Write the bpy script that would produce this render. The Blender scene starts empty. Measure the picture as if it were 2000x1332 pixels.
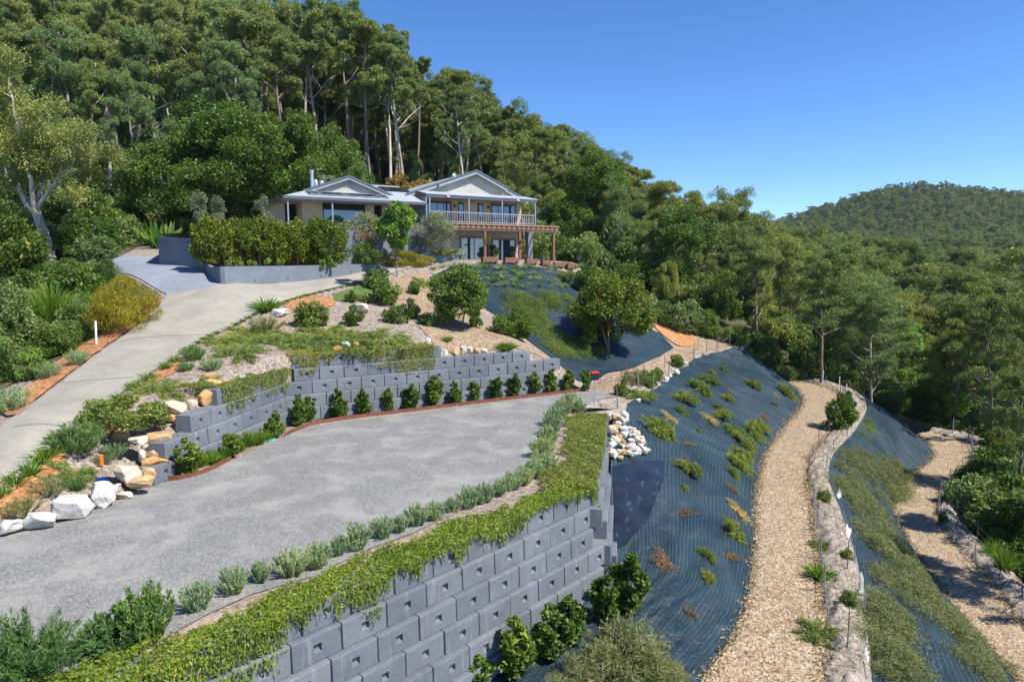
import bpy, bmesh, math, random
import numpy as np
from mathutils import Vector, Matrix
from mathutils.bvhtree import BVHTree
from mathutils.geometry import delaunay_2d_cdt

# ------------------------------------------------------------------ camera, sky, sun, exposure
sc = bpy.context.scene
COL = sc.collection
CZ = 6.9
FPX, PIT, ROLL = 1342.4, math.radians(5.834), math.radians(0.306)
_c, _s = math.cos(PIT), math.sin(PIT)
FW = np.array([0, _c, -_s]); UP0 = np.array([0, _s, _c]); R0 = np.array([1.0, 0, 0])
RT = R0 * math.cos(ROLL) - UP0 * math.sin(ROLL)
UP = R0 * math.sin(ROLL) + UP0 * math.cos(ROLL)
cam_d = bpy.data.cameras.new('camera'); cam = bpy.data.objects.new('camera', cam_d); COL.objects.link(cam)
cam_d.sensor_fit = 'HORIZONTAL'; cam_d.sensor_width = 36.0; cam_d.lens = FPX / 2000 * 36.0
cam_d.clip_start = 0.2; cam_d.clip_end = 6000
cam.matrix_world = Matrix(((RT[0], UP[0], -FW[0], 0), (RT[1], UP[1], -FW[1], 0), (RT[2], UP[2], -FW[2], CZ), (0, 0, 0, 1)))
sc.camera = cam

SUN_EL, SUN_AZ = math.radians(52), math.radians(117)      # azimuth clockwise from +Y (the viewing direction)
world = bpy.data.worlds.new('World'); sc.world = world; world.use_nodes = True
wn = world.node_tree; wn.nodes.clear()
sky = wn.nodes.new('ShaderNodeTexSky'); sky.sky_type = 'NISHITA'; sky.sun_disc = False
sky.sun_elevation = SUN_EL; sky.sun_rotation = SUN_AZ
sky.altitude = 1200; sky.air_density = 0.72; sky.dust_density = 0.0; sky.ozone_density = 3.0
bg = wn.nodes.new('ShaderNodeBackground'); bg.inputs['Strength'].default_value = 0.13
wo = wn.nodes.new('ShaderNodeOutputWorld')
hs = wn.nodes.new('ShaderNodeHueSaturation'); hs.inputs['Saturation'].default_value = 1.22; hs.inputs['Hue'].default_value = 0.504; hs.inputs['Value'].default_value = 1.0
wn.links.new(sky.outputs[0], hs.inputs['Color']); wn.links.new(hs.outputs[0], bg.inputs[0]); wn.links.new(bg.outputs[0], wo.inputs[0])
sun_d = bpy.data.lights.new('sun', 'SUN'); sun = bpy.data.objects.new('sun', sun_d); COL.objects.link(sun)
sun_d.energy = 4.8; sun_d.angle = math.radians(0.53); sun_d.color = (1.0, 0.955, 0.88)
sdir = Vector((math.sin(SUN_AZ) * math.cos(SUN_EL), math.cos(SUN_AZ) * math.cos(SUN_EL), math.sin(SUN_EL)))
sun.rotation_euler = sdir.to_track_quat('Z', 'Y').to_euler()
sc.view_settings.view_transform = 'Standard'; sc.view_settings.look = 'None'
sc.view_settings.exposure = 0.80; sc.view_settings.gamma = 1.0
sc.render.engine = 'CYCLES'
sc.cycles.max_bounces = 6; sc.cycles.diffuse_bounces = 4; sc.cycles.glossy_bounces = 2
sc.cycles.transmission_bounces = 3; sc.cycles.transparent_max_bounces = 4; sc.cycles.caustics_reflective = False

# ------------------------------------------------------------------ pixel helpers (photo is 2000 x 1332)
def ray(px, py): return FW + RT * (px - 1000) / FPX + UP * (666 - py) / FPX
def at_z(px, py, z):
    d = ray(px, py); return np.array([0, 0, CZ]) + d * (z - CZ) / d[2]
def at_d(px, py, y):
    d = ray(px, py); return np.array([0, 0, CZ]) + d * y / d[1]
def proj(p):
    p = np.asarray(p, float) - np.array([0, 0, CZ]); d = p @ FW
    return 1000 + FPX * (p @ RT) / d, 666 - FPX * (p @ UP) / d

# ------------------------------------------------------------------ object helpers
def empty(name, loc=(0, 0, 0), rz=0.0, scale=1.0):
    o = bpy.data.objects.new(name, None); COL.objects.link(o)
    o.location = loc; o.rotation_euler = (0, 0, rz)
    o.scale = (scale,) * 3 if not hasattr(scale, '__len__') else scale
    o.empty_display_size = 0.2
    return o
def tag(o, label=None, cat=None, group=None, kind=None):
    if label: o['label'] = label
    if cat: o['category'] = cat
    if group: o['group'] = group
    if kind: o['kind'] = kind
    return o
def mesh_np(name, V, F, m=None, smooth=False):
    V = np.asarray(V, np.float32).reshape(-1, 3); F = np.asarray(F, np.int32)
    me = bpy.data.meshes.new(name)
    n, k = F.shape
    me.vertices.add(len(V)); me.vertices.foreach_set('co', V.ravel())
    me.loops.add(n * k); me.loops.foreach_set('vertex_index', F.ravel())
    me.polygons.add(n); me.polygons.foreach_set('loop_start', np.arange(0, n * k, k, dtype=np.int32))
    me.polygons.foreach_set('loop_total', np.full(n, k, np.int32))
    if smooth: me.polygons.foreach_set('use_smooth', np.ones(n, bool))
    me.update(calc_edges=True)
    if m: me.materials.append(m)
    return me
def link(name, me, parent=None, loc=None, rz=None, scale=None):
    o = bpy.data.objects.new(name, me); COL.objects.link(o)
    if parent: o.parent = parent
    if loc is not None: o.location = loc
    if rz is not None: o.rotation_euler = (0, 0, rz)
    if scale is not None: o.scale = (scale,) * 3 if not hasattr(scale, '__len__') else scale
    return o
def bm_mesh(name, bm, m=None, smooth=False):
    me = bpy.data.meshes.new(name); bm.normal_update(); bm.to_mesh(me); bm.free()
    if m: me.materials.append(m)
    if smooth:
        for p in me.polygons: p.use_smooth = True
    return me
def copy_tree(o, parent=None):
    c = o.copy(); COL.objects.link(c); c.parent = parent
    for ch in list(o.children): copy_tree(ch, c)
    return c
ORD = 'first second third fourth fifth sixth seventh eighth ninth tenth eleventh twelfth thirteenth fourteenth fifteenth sixteenth seventeenth eighteenth nineteenth twentieth'.split()
for a in ('twenty', 'thirty', 'forty'):
    for b in ORD[:9]: ORD.append(a + '-' + b)
    ORD.append({'twenty': 'thirtieth', 'thirty': 'fortieth', 'forty': 'fiftieth'}[a])

class MB:                                             # collects simple solids into one mesh
    def __init__(s): s.V = []; s.F = []
    def add(s, V, F):
        n = len(s.V); s.V += [tuple(map(float, v)) for v in V]; s.F += [tuple(i + n for i in f) for f in F]; return s
    def hexa(s, P): return s.add(P, [(0, 3, 2, 1), (4, 5, 6, 7), (0, 1, 5, 4), (1, 2, 6, 5), (2, 3, 7, 6), (3, 0, 4, 7)])
    def box(s, x0, x1, y0, y1, z0, z1, fr=None):
        P = [(x0, y0, z0), (x1, y0, z0), (x1, y1, z0), (x0, y1, z0), (x0, y0, z1), (x1, y0, z1), (x1, y1, z1), (x0, y1, z1)]
        if fr: P = [fr(*p) for p in P]
        return s.hexa(P)
    def prism(s, poly, off, fr=None):                  # poly: 3D points (planar), extruded by off
        n = len(poly); A = [np.array(p, float) for p in poly]; B = [p + np.array(off, float) for p in A]
        P = A + B
        if fr: P = [fr(*p) for p in P]
        return s.add(P, [tuple(range(n))[::-1], tuple(range(n, 2 * n))] + [(i, (i + 1) % n, n + (i + 1) % n, n + i) for i in range(n)])
    def tube(s, pts, rad, k=6, cap=True):
        V, F = tube(pts, rad, k); n = len(s.V)
        s.V += [tuple(v) for v in V]; s.F += [tuple(int(i) + n for i in f) for f in F]
        if cap: s.F.append(tuple(n + i for i in range(k))[::-1]); m = n + k * (len(pts) - 1); s.F.append(tuple(m + i for i in range(k)))
        return s
    def mesh(s, name, m=None, smooth=False, bevel=0.0):
        me = bpy.data.meshes.new(name); me.from_pydata(s.V, [], s.F)
        bm = bmesh.new(); bm.from_mesh(me); bmesh.ops.recalc_face_normals(bm, faces=bm.faces)
        if bevel: bmesh.ops.bevel(bm, geom=list(bm.edges), offset=bevel, segments=1, affect='EDGES', clamp_overlap=True)
        bm.to_mesh(me); bm.free()
        if m: me.materials.append(m)
        if smooth:
            for p in me.polygons: p.use_smooth = True
        return me
    def obj(s, name, m=None, parent=None, **kw): return link(name, s.mesh(name, m, **kw), parent)
def tube(pts, rad, k=6):
    P = np.asarray(pts, float); n = len(P); rad = np.asarray(rad, float) * np.ones(n)
    T = np.gradient(P, axis=0); T /= np.linalg.norm(T, axis=1)[:, None] + 1e-9
    ref = np.array([1.0, 0, 0]) if abs(T[0][0]) < .8 else np.array([0, 1.0, 0])
    A = np.cross(T, ref); A /= np.linalg.norm(A, axis=1)[:, None] + 1e-9; B = np.cross(T, A)
    ang = np.arange(k) * 2 * math.pi / k
    V = (P[:, None] + rad[:, None, None] * (A[:, None] * np.cos(ang)[None, :, None] + B[:, None] * np.sin(ang)[None, :, None])).reshape(-1, 3)
    F = [(i * k + j, i * k + (j + 1) % k, (i + 1) * k + (j + 1) % k, (i + 1) * k + j) for i in range(n - 1) for j in range(k)]
    return V, np.array(F)

# ------------------------------------------------------------------ materials
def new_mat(name):
    m = bpy.data.materials.new(name); m.use_nodes = True
    nt = m.node_tree; b = nt.nodes['Principled BSDF']
    return m, nt, b
def N(nt, t, **kw):
    n = nt.nodes.new(t)
    for k, v in kw.items():
        if k in n.inputs.keys() if hasattr(n.inputs, 'keys') else False: n.inputs[k].default_value = v
        else: setattr(n, k, v)
    return n
def ramp(nt, stops, fac):
    r = nt.nodes.new('ShaderNodeValToRGB'); e = r.color_ramp.elements
    while len(e) < len(stops): e.new(0.5)
    for i, (p, c) in enumerate(stops): e[i].position = p; e[i].color = (*c, 1)
    nt.links.new(fac, r.inputs[0]); return r.outputs[0]
def noise(nt, scale, detail=4, rough=.6, vec=None, dist=0.0):
    n = nt.nodes.new('ShaderNodeTexNoise'); n.inputs['Scale'].default_value = scale; n.inputs['Detail'].default_value = detail
    n.inputs['Roughness'].default_value = rough; n.inputs['Distortion'].default_value = dist
    if vec is not None: nt.links.new(vec, n.inputs['Vector'])
    return n
def mixc(nt, fac, a, b, mode='MIX'):
    n = nt.nodes.new('ShaderNodeMix'); n.data_type = 'RGBA'; n.blend_type = mode
    for s, v in ((n.inputs[0], fac), (n.inputs[6], a), (n.inputs[7], b)):
        if isinstance(v, (int, float)): s.default_value = v
        elif isinstance(v, tuple): s.default_value = (*v, 1)
        else: nt.links.new(v, s)
    return n.outputs[2]
def bump(nt, b, h, strength, dist=0.02):
    n = nt.nodes.new('ShaderNodeBump'); n.inputs['Strength'].default_value = strength; n.inputs['Distance'].default_value = dist
    nt.links.new(h, n.inputs['Height']); nt.links.new(n.outputs[0], b.inputs['Normal']); return n
def objco(nt):
    t = nt.nodes.new('ShaderNodeTexCoord'); return t.outputs['Object']
def geopos(nt):
    t = nt.nodes.new('ShaderNodeNewGeometry'); return t.outputs['Position']
def m_plain(name, c, rough=.7, var=.12, scale=3.0, metal=0.0, bs=0.0, spec=.5):
    m, nt, b = new_mat(name); p = geopos(nt)
    n = noise(nt, scale, 5, .65, p)
    lo = tuple(max(0, x * (1 - var)) for x in c); hi = tuple(x * (1 + var) for x in c)
    nt.links.new(ramp(nt, [(.3, lo), (.7, hi)], n.outputs[0]), b.inputs['Base Color'])
    b.inputs['Roughness'].default_value = rough; b.inputs['Metallic'].default_value = metal
    b.inputs['Specular IOR Level'].default_value = spec
    if bs:
        n2 = noise(nt, scale * 12, 4, .7, p); bump(nt, b, n2.outputs[0], bs, .02)
    return m
def m_chips(name, stops, scale, stretch=(1, 1, 1), patch=None, bs=.8, patch_scale=.6, rough=.85):
    """loose ground cover: per-chip colours from a Voronoi pattern, larger wear patches on top"""
    m, nt, b = new_mat(name); p = geopos(nt)
    mp = nt.nodes.new('ShaderNodeMapping'); mp.inputs['Scale'].default_value = stretch; nt.links.new(p, mp.inputs[0])
    dn = noise(nt, scale * .5, 2, .5, mp.outputs[0])
    ad = nt.nodes.new('ShaderNodeVectorMath'); ad.operation = 'MULTIPLY_ADD'
    nt.links.new(dn.outputs['Color'], ad.inputs[0]); ad.inputs[1].default_value = (.8 / scale,) * 3; nt.links.new(mp.outputs[0], ad.inputs[2])
    v = nt.nodes.new('ShaderNodeTexVoronoi'); v.inputs['Scale'].default_value = scale; nt.links.new(ad.outputs[0], v.inputs['Vector'])
    sp = nt.nodes.new('ShaderNodeSeparateColor'); nt.links.new(v.outputs['Color'], sp.inputs[0])
    col = ramp(nt, stops, sp.outputs[0])
    v2 = nt.nodes.new('ShaderNodeTexVoronoi'); v2.inputs['Scale'].default_value = scale * .42; nt.links.new(ad.outputs[0], v2.inputs['Vector'])
    sp2 = nt.nodes.new('ShaderNodeSeparateColor'); nt.links.new(v2.outputs['Color'], sp2.inputs[0])
    col = mixc(nt, .22, col, ramp(nt, stops, sp2.outputs[1]))
    if patch:
        n = noise(nt, patch_scale, 5, .6, p, .6)
        lo, hi, pc, am = patch
        f = ramp(nt, [(lo, (0, 0, 0)), (hi, (am, am, am))], n.outputs[0]); col = mixc(nt, f, col, pc)
    n3 = noise(nt, .9, 4, .6, p); col = mixc(nt, .55, col, ramp(nt, [(.3, (.72, .72, .72)), (.7, (1.0, 1.0, 1.0))], n3.outputs[0]), 'MULTIPLY')
    nt.links.new(col, b.inputs['Base Color']); b.inputs['Roughness'].default_value = rough
    b.inputs['Specular IOR Level'].default_value = .2
    bump(nt, b, sp.outputs[1], bs, .035)
    return m
def m_leaf(name, c1, c2, c3=None, trans=.3, rough=.5, patch=.35, spec=.35, gain=1.55):
    """leaf colour: each leaf its own tint, drifting from clump to clump and from plant to plant"""
    m, nt, b = new_mat(name)
    g = nt.nodes.new('ShaderNodeNewGeometry'); oi = nt.nodes.new('ShaderNodeObjectInfo')
    g_ = gain; trans = min(.5, trans + .1); c1, c2 = tuple(x * g_ for x in c1), tuple(x * g_ for x in c2); c3 = tuple(x * g_ for x in c3) if c3 else None
    st = [(0.0, c1), (.6, c2)] + ([(1.0, c3)] if c3 else [])
    col = ramp(nt, st, g.outputs['Random Per Island'])
    n = noise(nt, patch, 3, .6, g.outputs['Position'])
    col = mixc(nt, .8, col, ramp(nt, [(.3, (.62, .7, .62)), (.7, (1.3, 1.22, 1.0))], n.outputs[0]), 'MULTIPLY')
    col = mixc(nt, .75, col, ramp(nt, [(0, (.66, .74, .72)), (.5, (1, 1, 1)), (1, (1.28, 1.12, .85))], oi.outputs['Random']), 'MULTIPLY')
    nt.links.new(col, b.inputs['Base Color']); b.inputs['Roughness'].default_value = rough
    b.inputs['Specular IOR Level'].default_value = spec
    tr = nt.nodes.new('ShaderNodeBsdfTranslucent')
    nt.links.new(mixc(nt, 1.0, col, (1.25, 1.3, .55), 'MULTIPLY'), tr.inputs[0])
    mx = nt.nodes.new('ShaderNodeMixShader'); mx.inputs[0].default_value = trans
    out = nt.nodes['Material Output']
    nt.links.new(b.outputs[0], mx.inputs[1]); nt.links.new(tr.outputs[0], mx.inputs[2]); nt.links.new(mx.outputs[0], out.inputs[0])
    return m
def m_bark(name, c1, c2, scale=1.2):
    m, nt, b = new_mat(name); p = objco(nt)
    mp = nt.nodes.new('ShaderNodeMapping'); mp.inputs['Scale'].default_value = (1, 1, .22); nt.links.new(p, mp.inputs[0])
    n = noise(nt, scale * 2.2, 5, .7, mp.outputs[0], .8)
    nt.links.new(ramp(nt, [(.38, c1), (.62, c2)], n.outputs[0]), b.inputs['Base Color']); b.inputs['Roughness'].default_value = .8
    bump(nt, b, n.outputs[0], .4, .05); return m
def m_weedmat(name, spacing=.3, base=(.013, .028, .038), cross=0.0):
    """woven black-blue weed mat with printed turquoise guide lines, along the UV's second axis (metres)"""
    m, nt, b = new_mat(name)
    uv = nt.nodes.new('ShaderNodeUVMap'); uv.uv_map = 'UVMap'
    w = noise(nt, .35, 2, .5, uv.outputs[0])
    w2 = noise(nt, 5.0, 2, .5, uv.outputs[0])
    sx = nt.nodes.new('ShaderNodeSeparateXYZ'); nt.links.new(uv.outputs[0], sx.inputs[0])
    def lines(src, sp_, wob, thr):
        a = nt.nodes.new('ShaderNodeMath'); a.operation = 'MULTIPLY_ADD'; nt.links.new(w.outputs[0], a.inputs[0]); a.inputs[1].default_value = wob; nt.links.new(src, a.inputs[2])
        a2 = nt.nodes.new('ShaderNodeMath'); a2.operation = 'MULTIPLY_ADD'; nt.links.new(w2.outputs[0], a2.inputs[0]); a2.inputs[1].default_value = wob * .012; nt.links.new(a.outputs[0], a2.inputs[2])
        d = nt.nodes.new('ShaderNodeMath'); d.operation = 'DIVIDE'; nt.links.new(a2.outputs[0], d.inputs[0]); d.inputs[1].default_value = sp_
        f = nt.nodes.new('ShaderNodeMath'); f.operation = 'FRACT'; nt.links.new(d.outputs[0], f.inputs[0])
        s = nt.nodes.new('ShaderNodeMath'); s.operation = 'SUBTRACT'; nt.links.new(f.outputs[0], s.inputs[0]); s.inputs[1].default_value = .5
        ab = nt.nodes.new('ShaderNodeMath'); ab.operation = 'ABSOLUTE'; nt.links.new(s.outputs[0], ab.inputs[0])
        l = nt.nodes.new('ShaderNodeMath'); l.operation = 'LESS_THAN'; nt.links.new(ab.outputs[0], l.inputs[0]); l.inputs[1].default_value = thr
        return l.outputs[0]
    la = lines(sx.outputs[1], spacing, .5, .032)
    big = noise(nt, .25, 5, .6, uv.outputs[0], 1.0)
    col = ramp(nt, [(.3, tuple(x * .6 for x in base)), (.55, base), (.75, tuple(x * 1.6 for x in base))], big.outputs[0])
    ls = noise(nt, .6, 3, .6, uv.outputs[0]); lf = ramp(nt, [(.35, (.25, .25, .25)), (.6, (.9, .9, .9))], ls.outputs[0])
    lm = nt.nodes.new('ShaderNodeMath'); lm.operation = 'MULTIPLY'; nt.links.new(la, lm.inputs[0]); nt.links.new(lf, lm.inputs[1])
    col = mixc(nt, lm.outputs[0], col, (.075, .15, .155))
    if cross:
        lb = lines(sx.outputs[0], cross, .5, .02); col = mixc(nt, lb, col, (.10, .22, .22))
    dust = noise(nt, 1.3, 6, .7, uv.outputs[0], 2.0)
    f = ramp(nt, [(.6, (0, 0, 0)), (.78, (.5, .5, .5))], dust.outputs[0]); col = mixc(nt, f, col, (.10, .10, .095))
    nt.links.new(col, b.inputs['Base Color'])
    rr = ramp(nt, [(.35, (.38, .38, .38)), (.65, (.6, .6, .6))], big.outputs[0]); nt.links.new(rr, b.inputs['Roughness'])
    b.inputs['Specular IOR Level'].default_value = .4
    wr = noise(nt, 1.7, 5, .6, uv.outputs[0], 1.2); bump(nt, b, wr.outputs[0], .55, .12)
    return m

M = {}
M['gravel'] = m_chips('gravel', [(0, (.10, .10, .10)), (.4, (.19, .188, .183)), (.8, (.29, .282, .265)), (1, (.42, .41, .385))], 44, patch=(.46, .70, (.38, .365, .325), .7), bs=.6, patch_scale=.6)
M['gravel_dark'] = m_chips('gravel_dark', [(0, (.09, .085, .08)), (.6, (.2, .18, .165)), (1, (.42, .38, .34))], 22, bs=.7)
M['chips'] = m_chips('wood_chips', [(0, (.08, .045, .022)), (.25, (.24, .15, .078)), (.6, (.40, .295, .18)), (.85, (.52, .415, .29)), (1, (.62, .545, .43))], 24, stretch=(1, .8, 1), bs=1.0)
M['chips_upper'] = m_chips('upper_chips', [(0, (.12, .075, .045)), (.3, (.26, .18, .115)), (.7, (.37, .275, .18)), (1, (.48, .40, .30))], 15, patch=(.5, .7, (.24, .12, .055), .7), bs=.9)
M['mulch_grey'] = m_chips('grey_mulch', [(0, (.12, .09, .075)), (.4, (.25, .2, .165)), (.8, (.36, .30, .25)), (1, (.46, .40, .34))], 12, patch=(.5, .7, (.36, .24, .14), .6), bs=.9, patch_scale=.25)
M['mulch_orange'] = m_chips('orange_mulch', [(0, (.20, .075, .03)), (.5, (.40, .17, .065)), (1, (.52, .29, .15))], 12, patch=(.5, .72, (.24, .17, .12), .8), bs=.9)
M['soil_orange'] = m_chips('orange_soil', [(0, (.30, .13, .05)), (.5, (.40, .19, .08)), (1, (.46, .26, .13))], 8, bs=.5)
M['soil_grey'] = m_chips('grey_soil', [(0, (.19, .16, .13)), (.5, (.33, .285, .24)), (1, (.43, .38, .33))], 9, patch=(.48, .7, (.22, .18, .14), .8), bs=.8)
M['forest_floor'] = m_chips('forest_floor', [(0, (.05, .042, .025)), (.5, (.10, .085, .048)), (1, (.15, .125, .075))], 3, patch=(.45, .65, (.055, .075, .025), .9), bs=.8)
def m_concrete(name, c, joints=False):
    m, nt, b = new_mat(name); p = geopos(nt)
    n = noise(nt, .5, 6, .65, p, .5); n2 = noise(nt, 40, 3, .7, p); n3 = noise(nt, 3, 5, .7, p, 1.0)
    col = ramp(nt, [(.3, tuple(x * .82 for x in c)), (.7, tuple(x * 1.12 for x in c))], n.outputs[0])
    col = mixc(nt, .5, col, ramp(nt, [(.35, (.78, .78, .78)), (.65, (1.1, 1.1, 1.1))], n2.outputs[0]), 'MULTIPLY')
    col = mixc(nt, .5, col, ramp(nt, [(.35, (.82, .8, .78)), (.6, (1.03, 1.03, 1.03))], n3.outputs[0]), 'MULTIPLY')
    if joints:                                         # precast blocks: each its own tone, run-off streaks down the face
        oi = nt.nodes.new('ShaderNodeObjectInfo'); col = mixc(nt, 1.0, col, ramp(nt, [(0, (.84, .85, .88)), (.5, (1, 1, 1)), (1, (1.16, 1.14, 1.10))], oi.outputs['Random']), 'MULTIPLY')
        mp = nt.nodes.new('ShaderNodeMapping'); mp.inputs['Scale'].default_value = (1, 1, .12); nt.links.new(p, mp.inputs[0])
        n4 = noise(nt, 5, 4, .7, mp.outputs[0]); f = ramp(nt, [(.56, (0, 0, 0)), (.74, (.55, .55, .55))], n4.outputs[0]); col = mixc(nt, f, col, (.27, .275, .275))
    nt.links.new(col, b.inputs['Base Color']); b.inputs['Roughness'].default_value = .85; b.inputs['Specular IOR Level'].default_value = .25
    bump(nt, b, n2.outputs[0], .25, .01); return m
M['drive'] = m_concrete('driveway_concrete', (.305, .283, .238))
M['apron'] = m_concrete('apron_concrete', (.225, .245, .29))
M['render_grey'] = m_concrete('grey_render', (.165, .185, .22))
M['block'] = m_concrete('block_concrete', (.145, .158, .180), True)
M['cream'] = m_concrete('cream_wall', (.50, .42, .32))
M['gable'] = m_concrete('gable_wall', (.43, .42, .38))
M['steel_rust'] = m_plain('rusted_steel', (.16, .055, .028), .85, .4, 6, bs=.3)
M['roof'] = m_plain('roof_sheet', (.46, .48, .51), .42, .06, 2, metal=.3)
M['fascia'] = m_plain('blue_grey_fascia', (.075, .095, .125), .5, .1)
M['barge'] = m_plain('barge_grey', (.30, .31, .34), .5, .08)
M['post'] = m_plain('grey_post', (.20, .23, .28), .5, .08)
M['rail'] = m_plain('mauve_grey_rail', (.27, .255, .265), .6, .1)
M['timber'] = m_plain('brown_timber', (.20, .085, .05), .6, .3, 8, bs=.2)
M['timber_pale'] = m_plain('sunlit_timber', (.32, .175, .105), .65, .25, 8, bs=.2)  # paler copy of the brown timber, with sunlight put into the colour
M['window_frame'] = m_plain('dark_frame', (.02, .022, .026), .4, .1)
M['timber_red'] = m_plain('reddish_surround', (.30, .135, .085), .6, .2)
M['solar'] = m_plain('solar_cell', (.012, .016, .03), .12, .2)
M['metal'] = m_plain('galvanised', (.5, .52, .55), .35, .1, metal=.8)
M['dark'] = m_plain('dark_interior', (.012, .011, .012), .8, .2)
def m_glass(name, c=(.015, .03, .045)):
    m, nt, b = new_mat(name); b.inputs['Base Color'].default_value = (*c, 1); b.inputs['Roughness'].default_value = .04
    b.inputs['Specular IOR Level'].default_value = 1.0; b.inputs['IOR'].default_value = 1.7; return m
M['glass'] = m_glass('window_glass')
def m_rock(name, c1, c2, c3):
    m, nt, b = new_mat(name); p = geopos(nt)
    n = noise(nt, 1.6, 6, .65, p, .8); n2 = noise(nt, 9, 6, .75, p)
    col = ramp(nt, [(.3, c1), (.5, c2), (.7, c3)], n.outputs[0])
    col = mixc(nt, .6, col, ramp(nt, [(.3, (.7, .68, .66)), (.65, (1.08, 1.08, 1.08))], n2.outputs[0]), 'MULTIPLY')
    nt.links.new(col, b.inputs['Base Color']); b.inputs['Roughness'].default_value = .9; b.inputs['Specular IOR Level'].default_value = .2
    bump(nt, b, n2.outputs[0], .7, .06); return m
M['rock_sand'] = m_rock('sandstone', (.36, .17, .06), (.52, .34, .17), (.60, .47, .31))
M['rock_orange'] = m_rock('orange_sandstone', (.38, .15, .04), (.52, .28, .10), (.58, .42, .24))
M['rock_pale'] = m_rock('pale_sandstone', (.44, .33, .21), (.58, .50, .39), (.64, .58, .49))
M['rock_white'] = m_rock('white_stone', (.44, .40, .33), (.58, .56, .51), (.63, .62, .585))
M['plastic_orange'] = m_plain('orange_plastic', (.75, .16, .02), .4, .05)
M['plastic_blue'] = m_plain('blue_plastic', (.02, .06, .40), .4, .05)
M['plastic_red'] = m_plain('red_plastic', (.62, .03, .02), .4, .05)
M['plastic_black'] = m_plain('black_plastic', (.012, .014, .03), .4, .05)
M['plastic_teal'] = m_plain('teal_plastic', (.10, .35, .30), .5, .05)
M['white_paint'] = m_plain('white_paint', (.75, .75, .73), .6, .05)
M['sheet_white'] = m_plain('torn_white_sheet', (.50, .48, .44), .7, .15, 4)
# foliage
M['lf_gum'] = m_leaf('gum_leaves', (.062, .080, .026), (.105, .128, .042), (.17, .185, .065), .22, patch=.16, gain=2.1)
M['lf_gum_dark'] = m_leaf('dark_gum_leaves', (.048, .065, .019), (.082, .108, .030), (.14, .155, .045), .2, patch=.16, gain=2.1)
M['lf_gum_blue'] = m_leaf('blue_green_gum_leaves', (.056, .085, .034), (.090, .128, .050), (.14, .175, .070), .22, patch=.16, gain=2.1)
M['lf_lush'] = m_leaf('lush_leaves', (.034, .064, .013), (.064, .112, .022), (.11, .165, .034), .3, patch=.3)
M['lf_dark'] = m_leaf('glossy_dark_leaves', (.022, .045, .009), (.045, .085, .014), (.12, .15, .024), .18, .5, spec=.3)
M['lf_hedge'] = m_leaf('hedge_leaves', (.035, .065, .010), (.075, .115, .016), (.20, .20, .03), .22, .5, patch=1.2, spec=.3)
M['lf_lilly'] = m_leaf('lilly_leaves', (.035, .068, .015), (.07, .12, .024), (.19, .23, .05), .25, .48, patch=1.5, spec=.3)
M['lf_creeper'] = m_leaf('creeper_leaves', (.085, .13, .020), (.165, .22, .028), (.26, .25, .05), .3, .5, patch=.9)
M['lf_creeper2'] = m_leaf('upper_creeper_leaves', (.085, .12, .026), (.155, .19, .038), (.27, .22, .08), .28, .5, patch=.9)
M['lf_lav'] = m_leaf('lavender_leaves', (.12, .17, .10), (.19, .25, .155), (.26, .31, .21), .25, .7, patch=1.5, spec=.15)
M['lf_rosemary'] = m_leaf('rosemary_leaves', (.045, .095, .030), (.085, .15, .05), (.13, .20, .075), .2, .6, patch=1.5, spec=.2)
M['lf_grass'] = m_leaf('strappy_leaves', (.045, .10, .012), (.10, .18, .022), (.20, .26, .05), .3, .45, patch=1.2)
M['lf_grev'] = m_leaf('grevillea_leaves', (.075, .11, .028), (.135, .18, .045), (.23, .23, .08), .25, .6, patch=.8)
M['lf_grev2'] = m_leaf('grey_grevillea_leaves', (.08, .10, .042), (.14, .165, .068), (.25, .19, .13), .25, .65, patch=.7)
M['lf_dry'] = m_leaf('dead_twigs', (.09, .055, .035), (.17, .105, .06), (.25, .16, .09), .1, .8, patch=1)
M['lf_straw'] = m_leaf('straw_leaves', (.22, .17, .07), (.34, .27, .12), (.42, .34, .18), .2, .7, patch=1)
M['lf_yellow'] = m_leaf('yellow_needles', (.11, .12, .012), (.24, .20, .016), (.36, .25, .02), .3, .6, patch=.9)
M['lf_maple'] = m_leaf('bright_leaves', (.06, .12, .022), (.12, .20, .04), (.22, .30, .09), .32, .45, patch=.9)
M['lf_olive'] = m_leaf('olive_leaves', (.10, .12, .085), (.17, .19, .13), (.25, .26, .19), .2, .55, patch=1)
M['lf_bronze'] = m_leaf('bronze_leaves', (.10, .07, .03), (.18, .12, .04), (.20, .17, .05), .25, .6, patch=.5)
M['lf_white'] = m_leaf('white_petals', (.55, .55, .48), (.65, .65, .58), None, .2, .6, gain=1.0)
M['bark_pale'] = m_bark('pale_bark', (.26, .20, .15), (.55, .50, .44), .6)
M['bark_brown'] = m_bark('brown_bark', (.10, .07, .05), (.26, .19, .14), .8)
M['bark_grey'] = m_bark('grey_bark', (.12, .105, .09), (.27, .24, .21), .9)

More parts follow.
